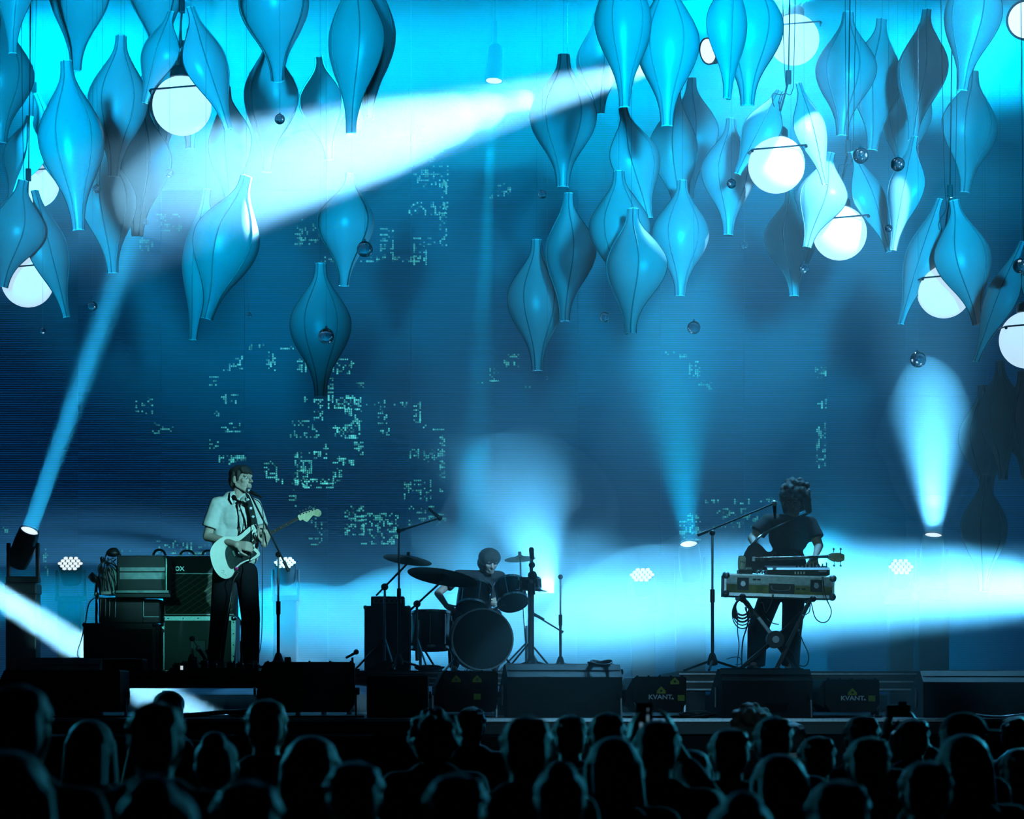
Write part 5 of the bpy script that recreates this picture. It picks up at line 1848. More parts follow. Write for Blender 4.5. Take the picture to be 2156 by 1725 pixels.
slab([(540, 578), (475, 636), (432, 668), (390, 676), (346, 708), (332, 770), (352, 840), (380, 876), (418, 850), (455, 822), (520, 797), (565, 765), (550, 742), (527, 715), (530, 670), (540, 640), (530, 612)], -.004, 0.0).build('pickguard', 'guard', gtr)  # pickguard, its left side extended to include the arm's shadow


def gbar(a, b, w0, w1, y0, y1):
    """tapered bar between two zoomed points"""
    a, b = Vector((*a, 0)), Vector((*b, 0))
    d = (b - a).normalized()
    nrm = Vector((-d.y, d.x, 0))
    pts = [a + nrm * w0, b + nrm * w1, b - nrm * w1, a - nrm * w0]
    return slab([(p.x, p.y) for p in pts], y0, y1, 1)


na, nb = (520, 690), (872, 497)
gbar(na, nb, 13, 9.5, -.012, .012).build('neck', 'maple', gtr)
fb = gbar((505, 698), nb, 13, 9.5, -.018, -.011).build('fretboard', 'rosewood', gtr)
for i in range(20):
    u = 1 - 2 ** (-i / 12.0) if i else 0.0
    u = 1 - u * 1.32
    if u < .02:
        continue
    p = (505 + (872 - 505) * u, 698 + (497 - 698) * u)
    d = Vector((872 - 505, 497 - 698, 0)).normalized()
    h = 9.5 + 3.5 * (1 - u)
    gbar((p[0] - d.y * -h, p[1] + d.x * -h), (p[0] + d.y * -h, p[1] - d.x * -h), .8, .8, -.0195, -.0178).build('fret', 'chrome', fb)
    if i in (3, 5, 7, 9, 12, 15):
        m_ = (p[0] - d.x * 9, p[1] - d.y * 9)
        MB().cyl(Z1(*m_, -.0185), Z1(*m_, -.0175), .0035, seg=8).build('inlay', 'logo', fb)
hs = slab([(868, 482), (880, 470), (930, 448), (990, 434), (1018, 430), (1040, 445), (1042, 470), (1028, 486), (1006, 484), (985, 476), (965, 495), (940, 524), (920, 518), (905, 508), (885, 515), (872, 498)], -.014, .001, 3).build('headstock', 'maple', gtr)
for i in range(6):
    p = (890 + 22 * i, 470 - 7.4 * i)
    MB().cyl(Z1(p[0], p[1], -.014), Z1(p[0], p[1], -.026), .0055, seg=10).build('tuner_post', 'chrome', hs)
    q = (p[0] - 6, p[1] - 20)
    tb = MB().cyl(Z1(p[0], p[1], -.004), Z1(*q, -.004), .003, seg=6).build('tuner_shaft', 'chrome', hs)
    MB().ball(Z1(q[0], q[1] - 3, -.004), (.007, .005, .006), seg=10, rings=6).build('tuner_button', 'steel', hs, True)
for i in range(6):
    o_ = -7 + 2.8 * i
    d = Vector((nb[0] - na[0], nb[1] - na[1], 0)).normalized()
    nr = Vector((-d.y, d.x, 0))
    a = Vector((392, 760, 0)) + nr * o_ * 1.4
    b = Vector((872, 497, 0)) + nr * o_
    MB().cyl(Z1(a.x, a.y, -.020), Z1(b.x, b.y, -.020), .0008, seg=4).build('string', 'chrome', gtr)
gbar((470, 690), (487, 730), 12, 12, -.012, -.003).build('pickup', 'white', gtr)
gbar((425, 715), (442, 755), 12, 12, -.012, -.003).build('pickup', 'white', gtr)
gbar((388, 740), (406, 782), 8, 8, -.016, -.003).build('bridge', 'chrome', gtr)
for p in ((470, 790), (505, 782)):
    MB().cyl(Z1(*p, -.004), Z1(*p, -.018), .011, seg=12).build('knob', 'black', gtr)
MB().tube([Z1(400, 775, -.02), Z1(440, 780, -.035), Z1(480, 760, -.04), Z1(505, 735, -.04)], .003, 6).build('tremolo_arm', 'chrome', gtr, True)
slab([(478, 682), (505, 670), (524, 712), (500, 730), (485, 706)], -.016, -.013, 1).build('arm_plate', 'logo', gtr)
# jack plug with a pink boot
MB().cyl(Z1(405, 875, -.01), Z1(436, 904, -.02), .005, seg=8).build('jack_plug', 'chrome', gtr)
MB().cyl(Z1(408, 868, -.018), Z1(425, 872, -.022), .010, seg=10).build('jack_boot', 'pink', gtr)
for (x, y, w_, h_) in ((315, 885, 18, 2.2), (322, 897, 2.2, 14), (308, 902, 10, 2.2), (330, 915, 10, 2.2), (335, 925, 9, 2), (318, 912, 2.2, 8)):
    gbar((x - w_ / 2, y), (x + w_ / 2, y), h_ / 2, h_ / 2, -.0015, 0).build('sticker_mark', 'black', gtr)
# lead from guitar to the floor
t = thing('guitar_lead', 'thin guitar lead running down the singer leg', 'cable', G(462, sole - 3, -.20))
q = [Z1(430, 900, -.01), Z1(395, 960, -.02), Z1(380, 1040, .06), Z1(362, 1150, .06), Z1(330, 1300, .05), Z1(300, 1450, .05), P(462, sole - 3, Y0 - .2)]
MB().tube(spline(q, 8), .004, 6).build('lead', 'steel', t, True)
MB().cyl(q[-1], q[-1] + Vector((.03, 0, 0)), .007, seg=8).build('plug', 'chrome', t)
# strap
strap = thing('guitar_strap', 'dark patterned guitar strap over the singer shoulder', 'strap', G(530, 1085, -.14))
sp = spline([G(512, 1044, .02), G(519, 1046, -.085), G(527, 1066, -.135), G(533, 1088, -.155), G(538, 1110, -.17), Z1(556, 570, -.01)], 5)
mb = MB()
W_ = .024
fr = []
for i, p in enumerate(sp):
    tq = (sp[min(i + 1, len(sp) - 1)] - sp[max(i - 1, 0)]).normalized()
    sdv = tq.cross(Vector((0, -1, 0)))
    sdv = sdv.normalized() if sdv.length > .2 else Vector((1, 0, 0))
    fr.append((p - sdv * W_, p + sdv * W_))
vs, fs = [], []
for a, b in fr:
    vs += [a, b, b + Vector((0, .005, 0)), a + Vector((0, .005, 0))]
for i in range(len(fr) - 1):
    k = i * 4
    for j in range(4):
        fs.append((k + j, k + (j + 1) % 4, k + 4 + (j + 1) % 4, k + 4 + j))
MB().add(vs, fs).build('webbing', 'guard', strap)
for i in range(7, len(fr) - 4, 4):
    a, b = fr[i]
    c = (a + b) / 2 + Vector((0, -.002, 0))
    MB().box(c, (.020, .003, .020), Matrix.Rotation(D(45 if (i // 4) % 2 else 5), 3, 'Y')).build('woven_motif', 'logo', strap)

# ------------------------------------------------------------------ the bass player behind the keyboard stand
Y0 = 22.85
sole = zpx(ZR, Y0)
M['darkshirt'] = mat('dark_patterned_shirt', (0.012, 0.014, 0.018), 0.85, noise=0.5, nscale=25)
bp = thing('person', 'bass player with bushy dark hair bending over the keyboard stand', 'person', Vector((xat(1645, Y0), Y0, ZR)), 'musicians on the stage')
hc = G(1673, 1050, -.10)
HR = rotz(-25) @ rotx(28)
shR, elR, wrR = G(1617, 1098, -.05), G(1584, 1134, -.08), G(1594, 1158, -.30)
shL, elL, wrL = G(1706, 1104, .0), G(1724, 1150, -.06), G(1717, 1172, -.32)
nk = G(1666, 1090, 0)
hipR, knR, anR = G(1625, 1248, 0), G(1595, 1328, -.02), G(1592, sole - 22, .02)
hipL, knL, anL = G(1672, 1248, 0), G(1667, 1328, -.02), G(1664, sole - 22, .02)
toR, toL = G(1580, sole - 7, -.15), G(1672, sole - 7, -.16)
mb = MB()
head_shapes(mb, hc, HR, 1.0)
mb.cap(hc + HR @ Vector((0, .015, -.06)), nk, .053, .06)
mb.cap(shR, shL, .062, .062)
mb.ball(G(1661, 1128), (.16, .11, .17))
mb.ball(G(1656, 1185), (.15, .10, .15))
mb.ball(G(1649, 1236), (.16, .11, .10))
for (a, b, c) in ((shR, elR, wrR), (shL, elL, wrL)):
    mb.cap(a, b, .052, .041)
    mb.cap(b, c, .040, .026)
hand_shapes(mb, wrR, Vector((.75, -.05, -.65)), Vector((-.4, .75, -.4)), 1, (.45, .6, .4), 1.0, .14)
hand_shapes(mb, wrL, Vector((-.35, -.15, -.6)), Vector((-.1, .95, .1)), 1, (.5, .9, .7), .98, .08)
for (a, b, c, t_) in ((hipR, knR, anR, toR), (hipL, knL, anL, toL)):
    mb.cap(a, b, .085, .058)
    mb.cap(b, c, .056, .038)
    mb.cap(c, t_, .038, .030)
me = remesh(mb, .0056, 3, .5)
person_mesh_offset(me, bp.location)
smooth_link('body', me, 'skin', bp)
for k in (-1, 1):
    e = MB().ball(hc + HR @ Vector((k * .031, -.0805, .002)), .0115, seg=12, rings=8).build('eye', 'eye', bp, True)
    MB().ball(hc + HR @ Vector((k * .031, -.089, .001)), .0055, seg=10, rings=6).build('iris', 'iris', e, True)
mb = MB()
rnd = random.Random(3)
mb.ball(hc + HR @ Vector((0, .03, .045)), (.115, .11, .10), HR)
mb.ball(hc + HR @ Vector((0, .06, -.04)), (.11, .08, .12), HR)
for k in (-1, 1):
    mb.cap(hc + HR @ Vector((k * .10, .01, .03)), hc + HR @ Vector((k * .105, .02, -.13)), .045, .03)
for i in range(70):
    a, z = rnd.uniform(0, 2 * PI), rnd.uniform(-.6, 1)
    rr = math.sqrt(max(0, 1 - z * z))
    v = Vector((rr * math.cos(a) * .13, .035 + rr * math.sin(a) * .12, .03 + z * .125))
    if v.y < -.045 and v.z < .06:
        continue
    mb.ball(hc + HR @ v, rnd.uniform(.018, .032), seg=8, rings=6)
me = remesh(mb, .007, 1, .4)
person_mesh_offset(me, bp.location)
smooth_link('hair', me, 'hair', bp)
mb = MB()
mb.cap(shR + Vector((.02, 0, 0)), shL + Vector((-.02, 0, 0)), .072, .072)
mb.ball(G(1661, 1128), (.185, .135, .185))
mb.ball(G(1656, 1185), (.178, .13, .165))
mb.ball(G(1650, 1226), (.178, .128, .09))
for (a, b) in ((shR, elR), (shL, elL)):
    mb.cyl(a, a.lerp(b, .66), .068, .078, seg=20)
    mb.ball(a, .07)
me = remesh(mb, .010, 5, .5)
person_mesh_offset(me, bp.location)
smooth_link('shirt', me, 'darkshirt', bp)
mb = MB()
mb.ball(G(1649, 1238), (.178, .13, .11))
for (a, b, c) in ((hipR, knR, anR), (hipL, knL, anL)):
    mb.cap(a, b, .105, .092)
    mb.cyl(b, c + Vector((0, 0, -.03)), .090, .082, seg=24)
    mb.ball(b, .091)
me = remesh(mb, .011, 6, .5)
person_mesh_offset(me, bp.location)
smooth_link('trousers', me, 'trousers', bp)
for (a, t_) in ((anR, toR), (anL, toL)):
    mb = MB()
    hl = Vector((a.x, a.y + .05, ZR + .040))
    mb.cap(hl, Vector((t_.x, t_.y, ZR + .034)), .045, .038)
    mb.cap(a + Vector((0, 0, .04)), hl, .055, .046)
    me = remesh(mb, .009, 2, .4)
    person_mesh_offset(me, bp.location)
    smooth_link('boot', me, 'shoe', bp)

# bass guitar
YG2 = 22.42


def B2(px, py, dy=0):
    return P(px, py, YG2 + dy)


bass = thing('bass_guitar', 'dark bass guitar with a pale headstock behind the mixer', 'guitar', B2(1595, 1180), 'guitars')
q = [Vector((x, y, 0)) for x, y in [(1576, 1150), (1590, 1142), (1604, 1150), (1616, 1162), (1630, 1160), (1636, 1166), (1624, 1174), (1626, 1182), (1640, 1190), (1634, 1200), (1618, 1198), (1600, 1206), (1580, 1205), (1568, 1192), (1566, 1170)]]
q = spline(q + [q[0]], 4)[:-1]
k = len(q)
fr = [B2(v.x, v.y, 0) for v in q]
bk = [a + Vector((0, .042, 0)) for a in fr]
M['sunburst'] = mat('black_lacquer', (0.012, 0.010, 0.010), 0.2, noise=0.3)
MB().add(fr + bk, [tuple(range(k)), tuple(range(k, 2 * k))[::-1]] + [(i, k + i, k + (i + 1) % k, (i + 1) % k) for i in range(k)]).build('body', 'sunburst', bass)


def bbar(x0, y0, x1, y1, h0, h1, ya, yb_, name, m, par=None):
    vs = [B2(x0, y0 - h0, ya), B2(x1, y1 - h1, ya), B2(x1, y1 + h1, ya), B2(x0, y0 + h0, ya)]
    bk_ = [v + Vector((0, yb_ - ya, 0)) for v in vs]
    return MB().add(vs + bk_, [(0, 1, 2, 3), (7, 6, 5, 4), (0, 4, 5, 1), (1, 5, 6, 2), (2, 6, 7, 3), (3, 7, 4, 0)]).build(name, m, par or bass)


bbar(1618, 1176, 1744, 1172, 4.2, 3.2, -.012, .012, 'neck', 'maple')
fb = bbar(1610, 1176, 1744, 1172, 4.2, 3.2, -.018, -.011, 'fretboard', 'rosewood')
for i in range(16):
    u = 2 ** (-i / 12.0)
    x = 1744 - (1 - u) * 200
    bbar(x - .25, 1172 + (1744 - x) * .03, x + .25, 1172 + (1744 - x) * .03, 3.6, 3.6, -.0195, -.0178, 'fret', 'chrome', fb)
q = [(1742, 1168), (1752, 1165), (1768, 1164), (1778, 1168), (1778, 1181), (1766, 1184), (1752, 1182), (1743, 1177)]
fr = [B2(x, y, -.012) for x, y in q]
bk = [a + Vector((0, .016, 0)) for a in fr]
k = len(q)
hs = MB().add(fr + bk, [tuple(range(k)), tuple(range(k, 2 * k))[::-1]] + [(i, k + i, k + (i + 1) % k, (i + 1) % k) for i in range(k)]).build('headstock', 'maple', bass)
for (x, y, dz) in ((1755, 1166, -1), (1770, 1166, -1), (1756, 1182, 1), (1770, 1182, 1)):
    MB().cyl(B2(x, y, -.012), B2(x, y, -.022), .007, seg=8).build('tuner_post', 'chrome', hs)
    MB().cyl(B2(x, y, -.004), B2(x, y + dz * 8, -.004), .0035, seg=6).build('tuner_shaft', 'chrome', hs)
    MB().box(B2(x, y + dz * 9.5, -.004), (.018, .006, .016), Matrix.Rotation(.6, 3, 'Y')).build('tuner_key', 'chrome', hs)
for i in range(4):
    o_ = -2.2 + 1.5 * i
    MB().cyl(B2(1588, 1177 + o_ * 1.1, -.021), B2(1748, 1172 + o_, -.021), .0012, seg=4).build('string', 'chrome', bass)
bbar(1584, 1177, 1590, 1177, 5, 5, -.015, -.001, 'bridge', 'chrome')
bbar(1602, 1177, 1609, 1177, 5, 5, -.010, -.001, 'pickup', 'black')
st = thing('bass_strap', 'narrow dark strap of the bass guitar across the player chest', 'strap', G(1665, 1110, -.15))
MB().tube(spline([B2(1574, 1160, .02), G(1600, 1130, -.17), G(1640, 1108, -.17), G(1690, 1086, -.08), G(1700, 1082, .0)], 6), .012, 6).build('webbing', 'guard', st, True)

# ------------------------------------------------------------------ the drummer
Y0 = 26.9
dr = thing('person', 'drummer bent over the kit, seen as a hazy silhouette', 'person', Vector((xat(1005, Y0), Y0, ZD)), 'musicians on the stage')
hc = G(1031, 1183, -.12)
HR = rotz(20) @ rotx(22)
shR, elR, wrR = G(965, 1213, -.05), G(922, 1250, -.12), G(940, 1276, -.45)
shL, elL, wrL = G(1052, 1216, -.02), G(1066, 1252, -.10), G(1050, 1262, -.45)
nk = G(1018, 1207, 0)
seatz = ZD + .50
pel = Vector((xat(1002, Y0), Y0, seatz + .09))
hipR, hipL = pel + Vector((-.09, 0, 0)), pel + Vector((.09, 0, 0))
knR, knL = pel + Vector((-.22, -.42, .0)), pel + Vector((.20, -.42, .0))
anR, anL = Vector((knR.x, knR.y - .02, ZD + .09)), Vector((knL.x, knL.y - .02, ZD + .09))
mb = MB()
head_shapes(mb, hc, HR, 1.0)
mb.cap(hc + HR @ Vector((0, .015, -.06)), nk, .053, .06)
mb.cap(shR, shL, .062, .062)
mb.ball(G(1010, 1240), (.165, .115, .19))
mb.cap(G(1008, 1260), pel, .13, .14)
for (a, b, c) in ((shR, elR, wrR), (shL, elL, wrL)):
    mb.cap(a, b, .05, .04)
    mb.cap(b, c, .04, .027)
hand_shapes(mb, wrR, Vector((.4, -.7, -.2)), Vector((.3, .2, -.9)), 1, (.8, .9, .7))
hand_shapes(mb, wrL, Vector((-.3, -.8, -.1)), Vector((-.2, .2, -.9)), -1, (.8, .9, .7))
for (a, b, c) in ((hipR, knR, anR), (hipL, knL, anL)):
    mb.cap(a, b, .085, .06)
    mb.cap(b, c, .055, .04)
    mb.cap(c + Vector((0, .03, -.05)), c + Vector((0, -.15, -.055)), .038, .03)
me = remesh(mb, .008, 3, .5)
person_mesh_offset(me, dr.location)
smooth_link('body', me, 'skin', dr)
mb = MB()
mb.ball(hc + HR @ Vector((0, .02, .04)), (.12, .12, .10), HR)
mb.ball(hc + HR @ Vector((0, .06, -.03)), (.115, .08, .10), HR)
me = remesh(mb, .008, 2)
person_mesh_offset(me, dr.location)
smooth_link('hair', me, 'hair', dr)
mb = MB()
mb.cap(shR + Vector((.01, 0, 0)), shL, .07, .07)
mb.ball(G(1010, 1240), (.188, .135, .20))
mb.cap(G(1008, 1260), pel, .15, .16)
for (a, b) in ((shR, elR), (shL, elL)):
    mb.cyl(a, a.lerp(b, .6), .065, .07, seg=18)
    mb.ball(a, .067)
me = remesh(mb, .012, 4)
person_mesh_offset(me, dr.location)
smooth_link('shirt', me, 'darkshirt', dr)
mb = MB()
for (a, b, c) in ((hipR, knR, anR), (hipL, knL, anL)):
    mb.cap(a, b, .10, .078)
    mb.cap(b, c, .075, .06)
mb.ball(pel, (.17, .13, .11))
me = remesh(mb, .012, 4)
person_mesh_offset(me, dr.location)
smooth_link('trousers', me, 'trousers', dr)
for i, (w0, d_) in enumerate(((wrR, Vector((.55, -.75, .15))), (wrL, Vector((-.5, -.8, .15))))):
    g0 = w0 + d_.normalized() * .08 + Vector((0, 0, -.03))
    t = thing('drumstick', 'drumstick in the drummer right hand' if i == 0 else 'drumstick in the drummer left hand', 'drumstick', g0)
    MB().cyl(g0 - d_.normalized() * .08, g0 + d_.normalized() * .27, .008, .005, seg=8).build('shaft', 'maple', t)
    MB().ball(g0 + d_.normalized() * .275, .008, seg=8, rings=6).build('tip', 'maple', t, True)
t = thing('drum_stool', 'round padded drum stool under the drummer', 'stool', Vector((pel.x, pel.y + .02, ZD)))
MB().lathe([(.0001, seatz - .10), (.17, seatz - .10), (.185, seatz - .07), (.18, seatz - .03), (.0001, seatz - .02)], (pel.x, pel.y + .02, 0), None, 28).build('seat', 'black', t, True)
MB().cyl((pel.x, pel.y + .02, ZD + .1), (pel.x, pel.y + .02, seatz - .09), .02, seg=10).build('post', 'chrome', t)
for k in range(3):
    a = 2 * PI * k / 3
    MB().cyl((pel.x, pel.y + .02, ZD + .2), (pel.x + .24 * math.cos(a), pel.y + .02 + .24 * math.sin(a), ZD + .012), .012, seg=8).build('leg', 'chrome', t)

# ================================================================== THE CROWD
M['jacket'] = mat('dark_jacket', (0.02, 0.02, 0.024), 0.8, noise=0.3, bump=0.3, bscale=25)
M['tee'] = mat('dim_tshirt', (0.06, 0.06, 0.07), 0.85, noise=0.2)
M['fair'] = mat('fair_hair', (0.16, 0.12, 0.07), 0.45, bump=0.6, bscale=220)
M['brown'] = mat('brown_hair', (0.05, 0.032, 0.02), 0.45, bump=0.6, bscale=220)
M['olive'] = mat('olive_jacket', (0.05, 0.07, 0.02), 0.8, noise=0.2)


def crowd_proto(kind):
    """standing person seen from behind, feet at the origin, facing +Y, 1.74 m tall; returns meshes"""
    hc_ = Vector((0, .02, 1.62))
    R = rotz(180)
    mb = MB()
    head_shapes(mb, hc_, R, 1.0)
    mb.cap(hc_ + Vector((0, -.01, -.06)), Vector((0, -.01, 1.43)), .053, .062)
    sR, sL = Vector((-.175, 0, 1.41)), Vector((.175, 0, 1.41))
    mb.cap(sR, sL, .055, .055)
    mb.ball((0, 0, 1.27), (.165, .11, .19))
    mb.ball((0, 0, 1.05), (.15, .10, .16))
    mb.ball((0, 0, .92), (.165, .115, .12))
    if kind == 'phone':
        arms = ((sR, Vector((-.23, .24, 1.40)), Vector((-.085, .36, 1.64))), (sL, Vector((.23, .24, 1.40)), Vector((.085, .36, 1.64))))
    else:
        arms = ((sR, Vector((-.25, -.02, 1.13)), Vector((-.24, .10, .90))), (sL, Vector((.25, -.02, 1.13)), Vector((.24, .10, .90))))
    for i, (a, b, c) in enumerate(arms):
        mb.cap(a, b, .05, .04)
        mb.cap(b, c, .038, .027)
        if kind == 'phone':
            hand_shapes(mb, c, (.15 if i == 0 else -.15, .1, 1), (1 if i == 0 else -1, .3, 0), -1 if i == 0 else 1, (.3, .6, .5))
        else:
            hand_shapes(mb, c, (0, .15, -1), (1 if i == 0 else -1, 0, 0), 1 if i == 0 else -1, (.3, .3, .3))
    for s in (-1, 1):
        mb.cap((s * .09, 0, .88), (s * .10, .01, .48), .085, .058)
        mb.cap((s * .10, .01, .48), (s * .105, -.01, .085), .055, .038)
        mb.cap((s * .105, -.02, .045), (s * .12, .16, .035), .042, .032)
    body = remesh(mb, .011, 3)
    mb = MB()
    c = hc_
    hm_ = 'hair'
    if kind in ('short', 'phone', 'cap'):
        mb.ball(c + Vector((0, -.018, .045)), (.083, .102, .080))
        mb.ball(c + Vector((0, -.055, -.005)), (.075, .062, .085))
        rn = random.Random(4)
        for i in range(46):
            a, z = rn.uniform(0, 2 * PI), rn.uniform(-.35, 1)
            rr = math.sqrt(max(0, 1 - z * z))
            if math.sin(a) * rr > .5 and z < .4:
                continue
            mb.ball(c + Vector((rr * math.cos(a) * .078, -.022 + rr * math.sin(a) * .098, .04 + z * .078)), rn.uniform(.010, .018), seg=8, rings=6)
    elif kind == 'long':
        mb.ball(c + Vector((0, -.018, .045)), (.092, .108, .085))
        mb.cap(c + Vector((0, -.04, .0)), c + Vector((0, -.075, -.24)), .088, .085)
        for s in (-1, 1):
            mb.cap(c + Vector((s * .06, -.02, .02)), c + Vector((s * .085, -.035, -.25)), .045, .04)
    elif kind == 'curly':
        rn = random.Random(9)
        mb.ball(c + Vector((0, -.02, .04)), (.105, .112, .095))
        mb.ball(c + Vector((0, -.05, -.02)), (.10, .08, .10))
        for i in range(60):
            a, z = rn.uniform(0, 2 * PI), rn.uniform(-.5, 1)
            rr = math.sqrt(max(0, 1 - z * z))
            if math.sin(a) * rr > .45 and z < .5:
                continue
            mb.ball(c + Vector((rr * math.cos(a) * .105, -.025 + rr * math.sin(a) * .11, .03 + z * .10)), rn.uniform(.02, .032), seg=8, rings=6)
    elif kind == 'bun':
        mb.ball(c + Vector((0, -.018, .042)), (.082, .102, .078))
        mb.ball(c + Vector((0, -.05, -.005)), (.075, .062, .08))
        mb.ball(c + Vector((0, -.085, .105)), (.048, .045, .042))
    hair = remesh(mb, .009, 2)
    mb = MB()
    mb.cap(sR, sL, .070, .070)
    mb.cap((-.05, -.01, 1.45), (.05, -.01, 1.45), .07, .07)
    mb.ball((0, 0, 1.27), (.195, .14, .20))
    mb.ball((0, 0, 1.06), (.185, .135, .18))
    mb.ball((0, 0, .93), (.19, .14, .13))
    if kind in ('long', 'bun', 'cap'):
        mb.lathe([(.085, 1.44), (.092, 1.50), (.080, 1.505), (.072, 1.45)], (0, -.01, 0), None, 20)   # hood or collar
        mb.cap((-.07, -.10, 1.43), (.07, -.10, 1.43), .05, .05)
    for (a, b, c2) in arms:
        mb.cap(a, b, .068, .060)
        mb.cap(b, b.lerp(c2, .85 if kind != 'phone' else .6), .058, .046)
    top = remesh(mb, .014, 4)
    mb = MB()
    mb.ball((0, 0, .90), (.178, .13, .12))
    for s in (-1, 1):
        mb.cap((s * .09, 0, .86), (s * .10, .01, .48), .098, .078)
        mb.cap((s * .10, .01, .48), (s * .105, -.01, .10), .075, .062)
    leg = remesh(mb, .016, 4)
    parts = [('body', body, 'skin'), ('hair', hair, hm_), ('jacket', top, 'jacket'), ('trousers', leg, 'trousers')]
    if kind == 'cap':
        mb = MB()
        mb.ball(hc_ + Vector((0, -.012, .062)), (.090, .108, .072))
        mb.lathe([(.0001, 0), (.085, 0), (.085, .01), (.0001, .012)], hc_ + Vector((0, .11, .045)), Matrix.Scale(1.0, 3), 20)
        cm = remesh(mb, .010, 2)
        parts.append(('cap', cm, 'jacket'))
    out = []
    for nm, me_, m_ in parts:
        me_.materials.clear()
        me_.materials.append(M[m_])
        me_.polygons.foreach_set('use_smooth', [True] * len(me_.polygons))
        out.append((nm, me_))
    return out


PROTO = {k: crowd_proto(k) for k in ('short', 'long', 'cap', 'curly', 'bun', 'phone')}
HAIRV = {}


def hair_variant(kind, colour):
    key = (kind, colour)
    if key not in HAIRV:
        me_ = [m for n, m in PROTO[kind] if n == 'hair'][0].copy()
        me_.materials.clear()
        me_.materials.append(M[colour])
        HAIRV[key] = me_
    return HAIRV[key]


STOOD = []
FANS = {}


def fan(x, ytop, wpx, kind, label, colour=None, rz=0.0, top=None):
    Y = {'curly': .235, 'long': .19}.get(kind, .168) * FPX / wpx
    for d_ in (0, .2, -.2, .4, -.4, .6, -.6, .8, -.8, 1.0, -1.0, 1.3, -1.3, 1.6, -1.6, 2.0, -2.0, 2.4, 2.8, 3.2):
        if all(abs(xat(x, Y + d_) - qx) > .56 or abs(Y + d_ - qy) > .50 for qx, qy in STOOD):
            Y += d_
            break
    STOOD.append((xat(x, Y), Y))
    zt_ = CAMZ - (ytop - HOR) * S(Y)
    hgt = {'bun': 1.785, 'curly': 1.765, 'long': 1.755, 'cap': 1.757}.get(kind, 1.748)
    s = zt_ / hgt
    t = thing('person', label, 'person', (xat(x, Y), Y, 0), 'audience standing in front of the stage', rz)
    t.scale = (1, 1, s)
    for nm, me_ in PROTO[kind]:
        if nm == 'hair' and colour:
            me_ = hair_variant(kind, colour)
        if nm == 'jacket' and top:
            me_ = me_.copy()
            me_.materials.clear()
            me_.materials.append(M[top])
        link(nm, me_, None, t)
    return t, Y, s


for a in [
    (38, 1438, 132, 'short', 'tall spectator with short hair at the left edge, one ear rim lit'),
    (326, 1474, 118, 'short', 'spectator with light rimmed fair hair left of the gap under the singer riser', 'fair'),
    (356, 1453, 62, 'cap', 'far spectator in a cap seen above the fair haired one', None, 0.4, 'olive'),
    (560, 1470, 86, 'short', 'spectator with bright rimmed hair under the wide laser projector', 'fair'),
    (190, 1512, 100, 'long', 'dark long haired spectator between the left edge and the fair haired one'),
    (455, 1530, 96, 'bun', 'dark spectator low between two fair haired heads at left'),
    (655, 1545, 118, 'long', 'spectator with a lit scarf like edge in front of the plain speaker box', 'brown'),
    (840, 1468, 50, 'curly', 'small far curly head in front of the plain speaker box'),
    (915, 1494, 110, 'curly', 'large dark bushy head below the small laser projector'),
    (992, 1487, 60, 'short', 'far dark head left of the big middle monitor'),
    (1108, 1504, 106, 'short', 'fair haired spectator with a bright rim below the big middle monitor', 'fair'),
    (1220, 1482, 60, 'curly', 'far dark curly head at the right end of the big middle monitor'),
    (1200, 1503, 74, 'short', 'far spectator with rim lit hair beside the bright haired one', 'brown'),
    (1278, 1498, 78, 'short', 'dark round head left of the lettered middle laser'),
    (1292, 1548, 112, 'long', 'near dark long haired spectator below the lettered middle laser'),
    (1384, 1514, 100, 'phone', 'spectator holding up a lit phone in front of the lettered middle laser'),
    (1582, 1482, 88, 'curly', 'curly haired spectator in front of the keyboard monitor', 'brown'),
    (1628, 1506, 82, 'short', 'dark round head right of the curly one at the keyboard monitor'),
    (1536, 1531, 82, 'short', 'spectator with a thin bright hair outline left below the curly one', 'brown'),
    (1668, 1520, 56, 'short', 'far small head right of the keyboard monitor crowd'),
    (1642, 1584, 104, 'long', 'near spectator with outlined long hair in the right half', 'brown'),
    (1720, 1548, 84, 'short', 'dark head between the outlined long hair and the flat cap group'),
    (1815, 1504, 74, 'short', 'dark round head below the hazy lettered laser'),
    (1922, 1511, 76, 'phone', 'spectator holding a black camera up at the right'),
    (1828, 1549, 84, 'short', 'spectator with bright hair outline below the hazy laser', 'fair'),
    (1880, 1538, 60, 'short', 'far head between the outlined hair and the camera holder', 'brown'),
    (2026, 1498, 84, 'cap', 'spectator in a brimmed cap before the wide right monitor', None, -.9),
    (2030, 1543, 104, 'long', 'near long haired spectator with a pale outline at right', 'brown'),
    (2140, 1507, 62, 'short', 'dark head at the right edge of the crowd', None, -.8),
    (2146, 1574, 80, 'short', 'spectator with a bright topped head at the lower right edge', 'fair'),
    (1458, 1576, 98, 'long', 'dark long haired spectator below the floor cables'),
    (15, 1575, 180, 'long', 'very near dark spectator at the lower left corner', 'brown'),
    (745, 1600, 120, 'short', 'near dark spectator low between the scarf one and the bushy head'),
    (1180, 1590, 112, 'bun', 'near dark spectator with a bun low in the middle'),
    (1765, 1640, 130, 'short', 'near dark spectator lowest in the right half'),
    (1950, 1600, 110, 'short', 'near dark spectator low beside the pale outlined hair'),
    (1560, 1650, 130, 'bun', 'near dark spectator lowest below the outlined long hair'),
    (330, 1610, 130, 'bun', 'near dark spectator lowest at left below the fair head'),
    (960, 1625, 130, 'short', 'near dark spectator lowest below the bushy head'),
    (520, 1640, 140, 'short', 'near dark spectator lowest under the singer'),
]:
    FANS[a[0]] = fan(*a)

